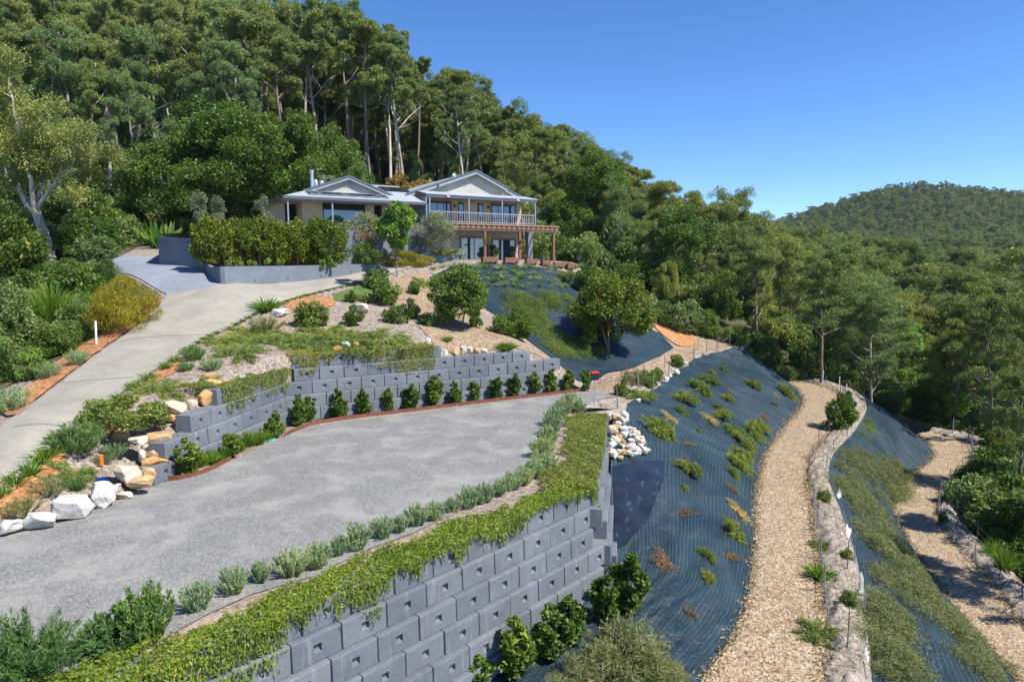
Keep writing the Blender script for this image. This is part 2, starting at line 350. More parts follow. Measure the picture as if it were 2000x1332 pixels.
# ------------------------------------------------------------------ terrain
def unit(v): return v / (np.linalg.norm(v, axis=-1, keepdims=True) + 1e-9)
rng = np.random.default_rng(7)
class Field:                                           # smooth height field through scattered control points
    def __init__(s, pts, c):
        P = np.array(pts, float); s.P = P[:, :2]; s.c = c; n = len(P)
        A = s.k(s.P); Q = np.c_[np.ones(n), s.P / 50]
        K = np.block([[A + np.eye(n) * 1e-3, Q], [Q.T, np.zeros((3, 3))]])
        s.w = np.linalg.solve(K, np.r_[P[:, 2], 0, 0, 0])
    def k(s, X): return -np.sqrt(((np.asarray(X)[:, None] - s.P[None]) ** 2).sum(-1) + s.c ** 2)
    def __call__(s, X):
        X = np.asarray(X, float).reshape(-1, 2); out = np.empty(len(X))
        for i in range(0, len(X), 4000):
            x = X[i:i + 4000]; out[i:i + 4000] = s.k(x) @ s.w[:-3] + np.c_[np.ones(len(x)), x / 50] @ s.w[-3:]
        return out
def in_poly(X, poly):
    X = np.asarray(X, float).reshape(-1, 2); P = np.asarray(poly, float); Q = np.roll(P, -1, 0); r = np.zeros(len(X), bool)
    for (x1, y1), (x2, y2) in zip(P, Q):
        c = ((y1 > X[:, 1]) != (y2 > X[:, 1]))
        r ^= c & (X[:, 0] < (x2 - x1) * (X[:, 1] - y1) / (y2 - y1 + 1e-12) + x1)
    return r
def smooth_poly(P, n):                                 # Catmull-Rom through P (open), n points, even in arc length
    P = np.asarray(P, float); E = np.vstack([2 * P[0] - P[1], P, 2 * P[-1] - P[-2]]); out = []
    for i in range(1, len(E) - 2):
        for t in np.linspace(0, 1, 14, endpoint=False):
            a, b, c, d = E[i - 1], E[i], E[i + 1], E[i + 2]
            out.append(.5 * (2 * b + (c - a) * t + (2 * a - 5 * b + 4 * c - d) * t * t + (3 * b - a - 3 * c + d) * t ** 3))
    out.append(P[-1]); out = np.array(out)
    s = np.r_[0, np.cumsum(np.linalg.norm(np.diff(out, axis=0), axis=1))]
    q = np.linspace(0, s[-1], n)
    return np.stack([np.interp(q, s, out[:, k]) for k in range(P.shape[1])], 1)
GROUND = []                                            # (V, F) of every ground sheet, for placing things on it
def tri(F):
    F = np.asarray(F); return F if F.shape[1] == 3 else np.vstack([F[:, [0, 1, 2]], F[:, [0, 2, 3]]])
def sheet_cdt(name, poly, zf, m, step=.5, off=0.0, jitter=0.0, parent=None, kind='structure', label=None, wob=0.0, ground=True, skirt=0.0):
    poly = np.asarray(poly, float)[:, :2]
    B = []
    for a, b in zip(poly, np.roll(poly, -1, 0)):
        k = max(1, int(np.linalg.norm(b - a) / step)); B += [a + (b - a) * i / k for i in range(k)]
    B = np.array(B)
    if wob: B = B + rng.normal(0, wob, B.shape)
    lo, hi = B.min(0), B.max(0)
    gx, gy = np.meshgrid(np.arange(lo[0], hi[0], step), np.arange(lo[1], hi[1], step)); G = np.c_[gx.ravel(), gy.ravel()] + rng.uniform(-.2, .2, (gx.size, 2)) * step
    G = G[in_poly(G, B)]
    d = np.full(len(G), 9.0)
    for i in range(0, len(G), 3000): d[i:i + 3000] = np.sqrt(((G[i:i + 3000, None] - B[None]) ** 2).sum(-1)).min(1)
    G = G[d > step * .45]
    pts = [Vector(p) for p in np.vstack([B, G])]
    n = len(B)
    v, e, f, *_ = delaunay_2d_cdt(pts, [(i, (i + 1) % n) for i in range(n)], [list(range(n))], 1, 1e-5)
    XY = np.array([(p.x, p.y) for p in v]); Z = zf(XY) + off + (rng.normal(0, jitter, len(XY)) if jitter else 0)
    V = np.c_[XY, Z]; F = np.array([t for t in f if len(t) == 3])
    a, b, c = V[F[:, 0]], V[F[:, 1]], V[F[:, 2]]
    flip = np.cross(b - a, c - a)[:, 2] < 0; F[flip] = F[flip][:, ::-1]
    if skirt:
        k0 = len(V); V = np.vstack([V, V[:n] - np.array([0, 0, skirt])])
        sk = [(i, k0 + i, (i + 1) % n) for i in range(n)] + [((i + 1) % n, k0 + i, k0 + (i + 1) % n) for i in range(n)]; F = np.vstack([F, np.array(sk)])
    me = mesh_np(name, V, F, m, True)
    uv = me.uv_layers.new(name='UVMap'); li = np.empty(len(me.loops), np.int32); me.loops.foreach_get('vertex_index', li)
    uv.data.foreach_set('uv', V[li][:, :2].astype(np.float32).ravel())
    o = link(name, me, parent)
    if parent is None: tag(o, label, None, None, kind)
    if ground: GROUND.append((V, F))
    return o

flat = lambda z: (lambda X: np.full(len(X), float(z)))
# --- block walls (fitted grid: 1.2 x 0.6 m blocks, each course set back)
LW_O, LW_T, LW_B = np.array([-4.5026, 13.420, .371]), math.radians(48.73), .152
UW_O, UW_T, UW_B = np.array([-9.508, 32.569, 3.29]), math.radians(31.69), .1595
def wall_axes(t): return np.array([math.cos(t), math.sin(t), 0]), np.array([math.sin(t), -math.cos(t), 0])
LD, LN = wall_axes(LW_T); UD, UN = wall_axes(UW_T)
SW_T = math.atan2(32.23 - 21.2, 4.45 - 2.55); SD, SN = wall_axes(SW_T)            # side wall of the pad, facing right
SW_O = np.array([2.55, 21.2, .07])
VW_T = math.radians(80.5); VD, VN = wall_axes(VW_T)                                # left return of the upper wall, facing right
VW_O = np.array([-11.446, 24.829, 1.49]) - VN * UW_B * 3

def lw_top(s): return LW_O + LD * 1.2 * s + LN * LW_B - np.array([0, 0, .30])      # front top edge of course 1
# --- pad
pad_poly = [(-46, 4), (-7.5, 4), tuple((lw_top(-6) - LN * .35)[:2]), tuple((lw_top(8.8) - LN * .35)[:2]), tuple((SW_O - SN * .3 + SD * .6)[:2]), tuple((SW_O - SN * .3 + SD * 11.4)[:2]),
            (5.6, 33.6), (6.2, 36.5), (5.6, 38.5), (6.2, 41.5)]
for s in (12.5, 8, 4, 0, -1.1): pad_poly.append(tuple((UW_O + UD * 1.2 * s + UN * .45)[:2]))
pad_poly += [tuple((VW_O + VD * 1.2 * s + VN * .5)[:2]) for s in (4.2, 2, 0, -1.2)]
pad_poly += [tuple(at_z(px, py, 0)[:2] + np.array([-.5, .5])) for px, py in ((240, 968), (190, 985), (110, 1012), (60, 1028), (0, 1042), (-60, 1058), (-300, 1120))] + [(-46, 17)]
sheet_cdt('planting_bed', pad_poly, flat(-.03), M['mulch_grey'], 1.0, skirt=1.0)
grav_px = [(-300, 1135), (-60, 1062), (0, 1047), (60, 1034), (110, 1018), (190, 992), (250, 970), (300, 944), (345, 940), (400, 924), (450, 903), (500, 878), (555, 852), (600, 836), (650, 824), (750, 812), (850, 800), (950, 787), (1050, 775), (1150, 766), (1200, 765), (1215, 771), (1180, 780), (1145, 792),
           (1125, 800), (1092, 812), (1075, 850), (1058, 897), (1020, 930), (960, 967), (880, 1003), (800, 1040), (700, 1083), (600, 1127), (500, 1160), (400, 1208), (300, 1258), (150, 1332), (0, 1385), (-200, 1480)]
sheet_cdt('gravel_pad', [at_z(x, y, 0)[:2] for x, y in grav_px] + [(-9, 6), (-30, 6)], flat(0.0), M['gravel'], .6, jitter=.006, wob=.10)

# --- upper garden ground: control points as (px, py, distance ahead) or plan (x, y, z)
C = []
def cd(px, py, d): C.append(at_d(px, py, d))
def drive_z(): pass
for px, py, d in ((0, 945, 19.3), (60, 905, 20.6), (130, 850, 22.4), (200, 795, 24.8), (290, 733, 28.4), (370, 682, 32.2), (450, 640, 36.0), (520, 602, 39.8), (600, 576, 43.6), (700, 552, 48.0), (760, 536, 51.2),
                  (0, 838, 22.6), (100, 765, 26.6), (200, 688, 31.6), (280, 628, 36.6), (320, 585, 41.0),
                  (429, 556, 42.5), (490, 557, 44.0), (556, 554, 46.0), (630, 547, 48.0), (690, 537, 50.0), (740, 526, 51.6),
                  (370, 545, 44.5), (300, 545, 44.5), (330, 520, 49.0), (260, 515, 51), (250, 535, 46),
                  (840, 515, 55.0), (900, 511, 56.0), (950, 510, 57.0), (1050, 510, 60.0), (1130, 517, 63.0),
                  (1050, 560, 54), (960, 600, 50), (1120, 580, 56), (1180, 620, 53), (1090, 640, 49), (1140, 690, 47), (1240, 650, 54), (1000, 640, 46),
                  (1310, 676, 56.5), (1300, 640, 62), (1370, 655, 63), (1420, 672, 63), (1200, 742, 40.7), (1250, 722, 45.5),
                  (0, 720, 32), (-150, 800, 26), (-200, 950, 20), (0, 600, 44), (150, 560, 47), (150, 520, 56), (0, 520, 58), (-150, 640, 40), (-250, 560, 52)): cd(px, py, d)
for s, z in ((-.8, 3.0), (1, 3.05), (3, 3.05), (5, 3.02), (6.2, 2.5), (8, 2.45), (10, 2.42), (11.3, 1.75), (12.1, 1.1), (12.9, .45)):
    p = UW_O + UD * 1.2 * s - UN * .35; C.append(np.array([p[0], p[1], z]))
for s, q, z in ((12.8, .9, .02), (13.4, .2, .1), (13.8, -.6, .4)):
    p = UW_O + UD * 1.2 * s + UN * q; C.append(np.array([p[0], p[1], z]))
for s, z in ((4.6, 2.9), (3.5, 2.45), (2.2, 2.4), (1.2, 1.8), (0, 1.75), (-.8, .9), (-1.6, .2)):
    p = VW_O + VD * 1.2 * s - VN * .35; C.append(np.array([p[0], p[1], z]))
for px, py, z in ((250, 968, 0), (190, 990, 0), (110, 1015, 0), (0, 1045, 0), (-200, 1105, 0)): C.append(at_z(px, py, z) + np.array([-.2, .2, .05]))
for px, py, z in ((1270, 762, -.3), (1330, 717, -.2), (1385, 690, -.1), (1432, 678, 0), (1205, 800, -.1)): C.append(at_z(px, py, z))
HA = np.array([-6.86, 58.0, 10.96]); HU = np.array([math.cos(math.radians(31)), math.sin(math.radians(31)), 0]); HV = np.array([-HU[1], HU[0], 0])
def hp(u, v, w): return HA + HU * u + HV * v + np.array([0, 0, w])
for u, v, w in ((-4, 0, -3.3), (0, 0, -3.25), (5, 0, -3.25), (11, 0, -3.25), (13, 2, -3.4), (5, 10, -3.2), (11, 8, -3.2), (-6, 8, -2.6), (-12, 3, -3.0), (-12, 12, -2.4), (-17, 4, -3.5), (0, 18, -1.0), (-10, 20, .5), (11, 18, -2.6), (-22, 12, -2.4), (-21, 5, -3.4)): C.append(hp(u, v, w))
ZU = Field([p for p in C], 2.0)
def on_zu(px, py, d0=14, d1=80):                      # where the pixel's ray meets the garden ground
    ds = np.linspace(d0, d1, 700); P = np.array([at_d(px, py, d) for d in ds]); h = P[:, 2] - ZU(P[:, :2])
    i = np.where((h[:-1] > 0) & (h[1:] <= 0))[0]
    if len(i) == 0: return P[np.argmin(np.abs(h))]
    i = i[0]; t = h[i] / (h[i] - h[i + 1]); return P[i] + (P[i + 1] - P[i]) * t
gpoly = [tuple(at_z(px, py, 0)[:2] + np.array([-.3, .3])) for px, py in ((-300, 1128), (-60, 1058), (0, 1044), (60, 1030), (110, 1014), (190, 988), (250, 966), (285, 948))]
gpoly += [tuple((VW_O + VD * 1.2 * s - VN * .1)[:2]) for s in (-1.2, 0, 2, 4.2)]
gpoly += [tuple((UW_O + UD * 1.2 * s - UN * .1)[:2]) for s in (-.6, 2, 6, 10, 12.5)] + [tuple((UW_O + UD * 1.2 * 12.55 + UN * q)[:2]) for q in (.5, 1.0)] + [(6.4, 38.2), (5.9, 36)]
gpoly += [tuple(at_z(px, py, z)[:2]) for px, py, z in ((1205, 800, -.1), (1270, 762, -.3), (1330, 717, -.2), (1385, 690, -.1), (1432, 678, 0))]
gpoly += [(27, 72), (15, 82), (-12, 86), (-45, 84), (-60, 60), (-60, 20)]
sheet_cdt('garden_ground', gpoly, ZU, M['mulch_grey'], .8, skirt=1.2)
def drape(name, px, m, off=.05, step=.5, plan=False, wob=0.0, smooth=0, kind='structure', ground=True, extra=()):
    P = np.array([p if plan else on_zu(*p)[:2] for p in px] + list(extra))
    if smooth: P = smooth_poly(np.vstack([P, P[:1]]), smooth)[:-1]
    return sheet_cdt(name, P, ZU, m, step, off, wob=wob, kind=kind, ground=ground)
# driveway: edges in plan from the photo, smoothed
dr_r = [(-260, 1120), (-120, 1030), (0, 948), (60, 906), (130, 851), (200, 796), (290, 734), (370, 682), (450, 641), (520, 603), (600, 577), (700, 552), (760, 537)]
dr_l = [(-260, 995), (-120, 915), (0, 838), (100, 765), (200, 688), (280, 628), (318, 590), (326, 574)]
R3 = smooth_poly([at_d(-120, 1030, 17.0)[:2], at_d(0, 948, 19.3)[:2]] + [on_zu(*p)[:2] for p in dr_r[3:]] + [hp(-3.2, -3.6, 0)[:2], hp(-1.0, -3.2, 0)[:2]], 60)
L3 = smooth_poly([at_d(-120, 915, 19.5)[:2]] + [on_zu(*p)[:2] for p in dr_l[2:]], 40)
W1_px = [(388, 523, 50.0), (405, 538, 46.0), (429, 556, 42.5), (460, 558, 43.2), (490, 557, 44.0), (556, 554, 46.0), (630, 547, 48.0), (690, 537, 50.0), (735, 527, 51.6), (764, 521, 53.0)]
W1 = np.array([at_d(*p)[:2] for p in W1_px])
drive_poly = list(R3) + [hp(-1.6, -2.6, 0)[:2]] + list(W1[:1:-1]) + [on_zu(400, 567)[:2], on_zu(340, 574)[:2]] + list(L3[::-1])
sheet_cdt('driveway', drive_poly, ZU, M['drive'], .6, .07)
drv = bpy.data.objects['driveway']
for a_, b_ in (((28, 838), (128, 838)), ((120, 752), (262, 740)), ((235, 668), (408, 656))):
    A_, B_ = on_zu(*a_), on_zu(*b_); q_ = np.linspace(0, 1, 12)[:, None]; L_ = A_ * (1 - q_) + B_ * q_; t_ = (B_ - A_) / np.linalg.norm(B_ - A_); n_ = np.array([-t_[1], t_[0], 0]) * .012
    V_ = np.vstack([L_ - n_, L_ + n_]); V_[:, 2] = ZU(V_[:, :2]) + .085; F_ = np.array([(i, i + 1, 13 + i, 12 + i) for i in range(11)]); link('joint', mesh_np('joint', V_, F_, M['dark']), drv)
ap = [on_zu(326, 576)[:2], on_zu(340, 574)[:2], on_zu(400, 567)[:2], W1[2], W1[1], W1[0], at_d(366, 516, 53)[:2], at_d(300, 512, 55)[:2], at_d(185, 516, 56)[:2], at_d(215, 535, 48)[:2], at_d(300, 556, 43)[:2]]
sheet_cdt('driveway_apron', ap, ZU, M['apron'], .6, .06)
drape('orange_mulch_bed', [(0, 975), (40, 940), (110, 880), (130, 900), (110, 935), (60, 985), (0, 1015)], M['mulch_orange'], .035, .4, smooth=40, wob=.05)
drape('orange_mulch_strip', [(130, 860), (190, 810), (240, 815), (230, 850), (170, 870), (150, 890)], M['mulch_orange'], .035, .4, smooth=40, wob=.05)
drape('orange_mulch_patch', [(262, 765), (310, 722), (352, 700), (345, 725), (310, 745), (285, 775)], M['mulch_orange'], .035, .4, smooth=40, wob=.05)
drape('orange_mulch_circle', [(555, 590), (600, 578), (645, 582), (655, 596), (610, 606), (560, 604)], M['mulch_orange'], .035, .4, smooth=40, wob=.05)
drape('orange_mulch_verge', [(-10, 800), (40, 772), (95, 722), (150, 684), (205, 648), (290, 596), (316, 588), (285, 622), (200, 683), (100, 758), (30, 815)], M['mulch_orange'], .085, .4, smooth=60, wob=.04)
drape('chip_mulch_bank', [(765, 545), (830, 530), (860, 570), (960, 640), (1050, 690), (1095, 715)], M['chips_upper'], .04, .5, wob=.05, extra=[(UW_O + UD * 1.2 * q - UN * .3)[:2] for q in (11.8, 9, 6.6, 5.6)] + [on_zu(*q)[:2] for q in ((820, 640), (790, 610), (760, 590))])
drape('turf_patch', [(650, 575), (700, 560), (745, 553), (735, 572), (690, 590), (655, 588)], m_chips('low_turf', [(0, (.05, .09, .02)), (1, (.14, .19, .06))], 14), .045, .4, smooth=40, wob=.05)
up_l = [(833, 517), (845, 540), (880, 565), (930, 590), (975, 620), (1010, 650), (1050, 680), (1095, 715), (1135, 748)]
up_r = [(1175, 737), (1240, 718), (1290, 698), (1316, 680), (1290, 652), (1262, 640)]
mat_plan = [on_zu(*p)[:2] for p in up_l[1:] + up_r] + [hp(14.5, -1.2, 0)[:2], hp(12.6, -4.6, 0)[:2], hp(6, -4.4, 0)[:2], hp(0, -4.2, 0)[:2]]
M['mat_upper'] = m_weedmat('upper_weed_mat', .32, (.012, .027, .040))
o = sheet_cdt('upper_weed_mat', mat_plan, ZU, M['mat_upper'], .5, .06)
o.data.uv_layers[0].data                             # uv = plan metres, turned so that the lines follow the slope's contour
uvs = np.empty(len(o.data.loops) * 2, np.float32); o.data.uv_layers[0].data.foreach_get('uv', uvs); uvs = uvs.reshape(-1, 2)
ca, sa = math.cos(math.radians(-38)), math.sin(math.radians(-38)); uvs = np.c_[uvs[:, 0] * ca - uvs[:, 1] * sa, uvs[:, 0] * sa + uvs[:, 1] * ca]
o.data.uv_layers[0].data.foreach_set('uv', uvs.astype(np.float32).ravel())
drape('upper_chip_path', [(1150, 766), (1165, 750), (1185, 738), (1245, 718), (1300, 694), (1318, 682), (1345, 668), (1390, 664), (1428, 676), (1385, 688), (1328, 713), (1270, 752), (1215, 768)], M['chips_upper'], .05, .5, wob=.04)
drape('soil_verge', [(1140, 798), (1180, 782), (1216, 770), (1270, 752), (1328, 713), (1385, 688), (1428, 677), (1387, 692), (1332, 719), (1272, 765), (1206, 802)], M['soil_grey'], .06, .5, wob=.04)
drape('orange_soil_patch', [(1272, 634), (1300, 630), (1345, 650), (1362, 672), (1330, 678), (1305, 664)], M['soil_orange'], .10, .5, smooth=40)

# --- right-hand slopes: ruled strips between edges traced from the photo at their own levels
def edge(pts, n=90): return smooth_poly(np.array([at_z(*p) for p in pts]), n)
E0 = edge([(780, 1420, -3.9), (1000, 1262, -3.25), (1185, 1118, -2.75), (1194, 1010, -1.95), (1193, 905, -.9), (1196, 835, -.35), (1206, 800, -.1), (1270, 762, -.3), (1330, 717, -.2), (1385, 690, -.1), (1432, 678, 0)])
E1 = edge([(1300, 1450, -4.1), (1372, 1332, -4), (1422, 1260, -4), (1460, 1180, -4), (1475, 1080, -4), (1480, 960, -4), (1497, 888, -4), (1530, 838, -3.9), (1568, 790, -3.7), (1562, 765, -3.5), (1536, 746, -3.4)])
E2 = edge([(1612, 1450, -4.1), (1609, 1332, -4), (1606, 1200, -4), (1598, 1100, -4), (1585, 1000, -4), (1577, 925, -4), (1592, 878, -4), (1638, 828, -3.9), (1650, 790, -3.7), (1628, 762, -3.5), (1560, 742, -3.4)])
E3 = edge([(1712, 1450, -4.3), (1703, 1332, -4.2), (1693, 1200, -4.2), (1672, 1090, -4.2), (1642, 1000, -4.2), (1618, 930, -4.2), (1630, 885, -4.2), (1672, 838, -4.1), (1692, 795, -3.9), (1672, 766, -3.7), (1590, 739, -3.5)])
E4 = edge([(2080, 1440, -7), (2000, 1345, -7), (1945, 1278, -7), (1880, 1200, -7), (1810, 1110, -7), (1762, 1030, -7), (1746, 985, -7), (1765, 940, -7), (1815, 902, -6.9), (1822, 880, -6.8), (1790, 848, -6.6)])
E5 = edge([(2200, 1420, -7), (2080, 1310, -7), (2000, 1225, -7), (1930, 1130, -7), (1852, 1050, -7), (1830, 1005, -7), (1838, 960, -7), (1882, 918, -6.9), (1898, 888, -6.8), (1885, 862, -6.7), (1815, 843, -6.6)])
E6 = edge([(2280, 1420, -7.2), (2150, 1300, -7.2), (2060, 1215, -7.2), (1980, 1120, -7.2), (1892, 1035, -7.2), (1868, 1000, -7.2), (1878, 958, -7.2), (1920, 914, -7.1), (1935, 885, -7.0), (1915, 856, -6.9), (1830, 838, -6.8)])
def strip(name, A, B, m, k=14, prof=None, rough=0.0, off=0.0, label=None, ragged=0.0):
    t = np.linspace(0, 1, k); n = len(A)
    G = A[:, None] * (1 - t)[None, :, None] + B[:, None] * t[None, :, None]
    if ragged:
        for e_, sg in ((0, -1), (-1, 1)):
            dv = unit(B - A) * sg; q_ = rng.normal(0, 1, n); q_ = np.convolve(np.r_[q_, q_], [.25, .5, .25], 'same')[:n]; G[:, e_] += dv * (np.abs(q_) * ragged)[:, None]
    if prof is not None: G[..., 2] += prof(t)[None]
    if rough:
        r = rng.normal(0, 1, (n, k)); r = (r + np.roll(r, 1, 0) + np.roll(r, -1, 0) + np.roll(r, 1, 1)) / 2; r[:, 0] *= .3; r[:, -1] *= .3; G[..., 2] += r * rough
    G[..., 2] += off
    V = G.reshape(-1, 3); F = np.array([(i * k + j, i * k + j + 1, (i + 1) * k + j + 1, (i + 1) * k + j) for i in range(n - 1) for j in range(k - 1)])
    a = V[F[0]]; 
    if np.cross(a[1] - a[0], a[2] - a[0])[2] < 0: F = F[:, ::-1]
    me = mesh_np(name, V, F, m, True)
    mid = (A + B) / 2; s = np.r_[0, np.cumsum(np.linalg.norm(np.diff(mid, axis=0), axis=1))]
    w = np.linalg.norm(B - A, axis=1).mean()
    UVv = np.stack([np.repeat(s, k), np.tile(t * w, n)], 1)
    uv = me.uv_layers.new(name='UVMap'); li = np.empty(len(me.loops), np.int32); me.loops.foreach_get('vertex_index', li); uv.data.foreach_set('uv', UVv[li].astype(np.float32).ravel())
    o = link(name, me); tag(o, kind='structure'); GROUND.append((V, tri(F))); return o
def resam(E, n=260):
    q = np.linspace(0, len(E) - 1, n); return np.stack([np.interp(q, np.arange(len(E)), E[:, k]) for k in range(3)], 1)
M['mat1'] = m_weedmat('weed_mat', .2); M['mat2'] = m_weedmat('lower_weed_mat', .22, (.012, .026, .036))
bulge = lambda h: (lambda t: h * np.sin(np.pi * t))
strip('weed_mat_slope', resam(E0, 180), resam(E1, 180), M['mat1'], 40, lambda t: .35 * np.sin(np.pi * t), .035)
strip('chip_path', resam(E1), resam(E2), M['chips'], 10, None, .018, .035, ragged=.16)
strip('soil_berm', resam(E2), resam(E3), M['soil_grey'], 13, bulge(.26), .055, .02)
strip('lower_weed_mat_slope', resam(E3, 180), resam(E4, 180), M['mat2'], 34, lambda t: .3 * np.sin(np.pi * t), .035)
strip('lower_chip_path', resam(E4), resam(E5), M['chips'], 10, None, .018, .035, ragged=.16)
strip('lower_soil_berm', resam(E5), resam(E6), M['soil_grey'], 13, bulge(.26), .055, .02)

# --- the hills and the valley
B = [(-46, 60, 6.5), (-60, 30, 2), (-60, 60, 8), (-75, 85, 17), (-45, 86, 14), (-20, 88, 12.5), (0, 86, 10), (14, 83, 7), (-60, 110, 27), (-30, 112, 23), (-8, 112, 14), (8, 115, 8.5), (20, 120, 3), (28, 105, 0.5),
     (-90, 150, 50), (-30, 150, 33), (10, 150, 16), (40, 150, 2), (70, 150, -6), (28, 76, -1.0), (33, 85, -4.5), (45, 100, -9), (60, 120, -11),
     (-120, 60, 12), (-120, 20, 2), (-60, 8, 0), (-160, 120, 40), (-200, 250, 90), (-60, 260, 60), (40, 260, 14), (110, 260, -6), (180, 260, -8), (60, 70, -17), (90, 90, -22), (140, 110, -22), (50, 45, -15), (70, 40, -20), (110, 50, -26), (45, 25, -13), (80, 10, -24), (200, 60, -20), (200, 160, -18),
     (120, 420, 4), (200, 420, 8), (300, 420, 10), (320, 250, -8), (420, 330, 4), (250, 650, 26), (300, 720, 42), (360, 730, 68), (412, 740, 82), (470, 740, 80), (540, 740, 66), (620, 740, 62), (300, 560, 22), (420, 560, 34), (520, 560, 30), (150, 700, 8), (0, 600, 30),
     (600, 1150, 70), (720, 1150, 100), (830, 1150, 118), (950, 1150, 124), (300, 1150, 20), (0, 1150, 0), (-300, 700, 80), (-300, 1150, 60), (1000, 600, 20), (800, 300, 0), (1300, 1150, 90),
     (-46, 18, -.6), (-20, 5, -3), (8, 8, -5.5), (20, 12, -9)]
for q in E6[::8]: B.append((q[0] + 1.2, q[1], q[2] - .7))
for e in (E6, E4, E3, E2, E1, E0): B.append(tuple(e[-1] + np.array([.8, 1.5, -.5])))
for q in gpoly[-7:]:
    if q[0] > -59: B.append((q[0], q[1], float(ZU([q])[0]) - .3))
ZB0 = Field(B, 6.0)
cover = [np.array(gpoly), np.array(pad_poly), np.vstack([E0[:, :2], E6[::-1, :2]])]
def ZB(X): return ZB0(X)
def axis(a, b, fine0, fine1, st, g):
    v = list(np.arange(fine0, fine1, st)); x, s = fine1, st
    while x < b: v.append(x); s = min(s * g, 30); x += s
    x, s = fine0, st; l = []
    while x > a: s = min(s * g, 30); x -= s; l.append(x)
    return np.array(sorted(l) + v)
ax, ay = axis(-420, 1500, -62, 62, 1.6, 1.07), axis(-40, 1500, 2, 92, 1.6, 1.07)
gx, gy = np.meshgrid(ax, ay); X = np.c_[gx.ravel(), gy.ravel()]; Z = ZB(X)
Z += 0.25 * np.sin(X[:, 0] * .31 + 1) * np.sin(X[:, 1] * .27)
for poly in cover:
    ins = in_poly(X, poly)
    ctr = poly.mean(0); Z[ins] -= 0.9
    
in_pad = in_poly(X, np.array(pad_poly)); Z[in_pad] = np.minimum(Z[in_pad], -1.0)
near_wall = in_poly(X, np.vstack([E0[:, :2], E6[::-1, :2]])); 
zs = np.minimum(Z[near_wall], -7.0 - 1.0); Z[near_wall] = zs
V = np.c_[X, Z]; w = len(ax)
F = np.array([(j * w + i, j * w + i + 1, (j + 1) * w + i + 1, (j + 1) * w + i) for j in range(len(ay) - 1) for i in range(w - 1)])
ter = link('terrain', mesh_np('terrain', V, F, M['forest_floor'], True)); tag(ter, kind='structure')
GV, GF, k = [], [], 0
for Vv, Ff in GROUND: GV.append(Vv); GF.append(Ff + k); k += len(Vv)
BVH = BVHTree.FromPolygons(np.vstack(GV).tolist(), np.vstack(GF).tolist())
TBVH = BVHTree.FromPolygons(V.tolist(), tri(F).tolist())
CAM = Vector((0, 0, CZ))
def hit(px, py):                                       # ground point seen at a photo pixel
    d = Vector(ray(px, py)); h = BVH.ray_cast(CAM, d)
    if h[0] is None: h = TBVH.ray_cast(CAM, d)
    return h[0] if h[0] is not None else CAM + d * 60
def drop(x, y):                                        # ground point under a plan position
    h = BVH.ray_cast(Vector((x, y, 200)), Vector((0, 0, -1)))
    g = TBVH.ray_cast(Vector((x, y, 200)), Vector((0, 0, -1)))
    if h[0] is None: return g[0] if g[0] is not None else Vector((x, y, 0))
    return h[0] if g[0] is None or h[0].z > g[0].z else g[0]
def ppm(p): return FPX / float((np.array(p) - np.array([0, 0, CZ])) @ FW)       # photo pixels per metre at a point

# ------------------------------------------------------------------ retaining walls of concrete blocks
def block_mesh(L=1.178, H=.591, D=.62, hole=.19, seed=0):
    """chamfered block with a square lifting recess in its face; local x along the wall, -y out of the face, origin at the hole"""
    r = np.random.default_rng(seed); bm = bmesh.new()
    a, h, c = L / 2, H / 2, .032
    ring0 = [(-a, 0.03, -h), (a, 0.03, -h), (a, 0.03, h), (-a, 0.03, h)]
    ring1 = [(-a + c * .5, 0, -h + .01), (a - c * .5, 0, -h + .01), (a - c * .5, 0.012, h - c), (-a + c * .5, 0.012, h - c)]
    q = hole / 2
    ring2 = [(-q, 0, -q), (q, 0, -q), (q, 0, q), (-q, 0, q)]
    ring3 = [(-q * .8, .085, -q * .55), (q * .8, .085, -q * .55), (q * .8, .085, q * .9), (-q * .8, .085, q * .9)]
    back = [(-a, D, -h), (a, D, -h), (a, D, h), (-a, D, h)]
    R = [[bm.verts.new(p) for p in ring] for ring in (back, ring0, ring1, ring2, ring3)]
    bm.faces.new(R[0])
    for A, B_ in zip(R[:-1], R[1:]):
        for i in range(4): bm.faces.new((A[i], A[(i + 1) % 4], B_[(i + 1) % 4], B_[i]))
    bm.faces.new(R[4][::-1]); bmesh.ops.recalc_face_normals(bm, faces=bm.faces)
    return bm_mesh('block', bm, M['block'])
BLOCK = block_mesh(); 
def block_wall(name, label, O, T, b, rows, z0r=None):
    """rows: {course: (first centre s, last centre s)} in block lengths along the wall"""
    D_, N_ = wall_axes(T); root = empty(name, tuple(O)); tag(root, label, 'retaining wall')
    for r, (s0, s1, zc) in rows.items():
        s = s0
        while s <= s1 + .01:
            p = D_ * 1.2 * s + N_ * b * r + np.array([0, 0, zc]) + N_ * rng.normal(0, .008)
            o = link('block', BLOCK, root, tuple(p), T + rng.normal(0, .004)); s += 1.0
    return root
lrow = {}
for r, f in ((1, .58), (2, .29), (3, .97), (4, .52), (5, .09), (6, .55), (7, .05)):
    last = {1: 8.58, 2: 8.29, 3: 7.97, 4: 8.52, 5: 8.09, 6: 7.55, 7: 6.05}[r]
    lrow[r] = (last - 14, last, -.6 * r)
block_wall('block_retaining_wall', 'tall grey block retaining wall holding up the front of the gravel pad', LW_O, LW_T, LW_B, lrow)
srow = {r: ((.5 if r % 2 else .0) + .1 + .05 * r, {1: 9.6, 2: 9.1, 3: 6.7, 4: 4.2, 5: 2.7}[r], -.3 - .6 * (r - 1)) for r in range(1, 6)}
block_wall('block_retaining_wall', 'narrow side run of grey blocks beside the white rock heap', SW_O, SW_T, .15, srow)
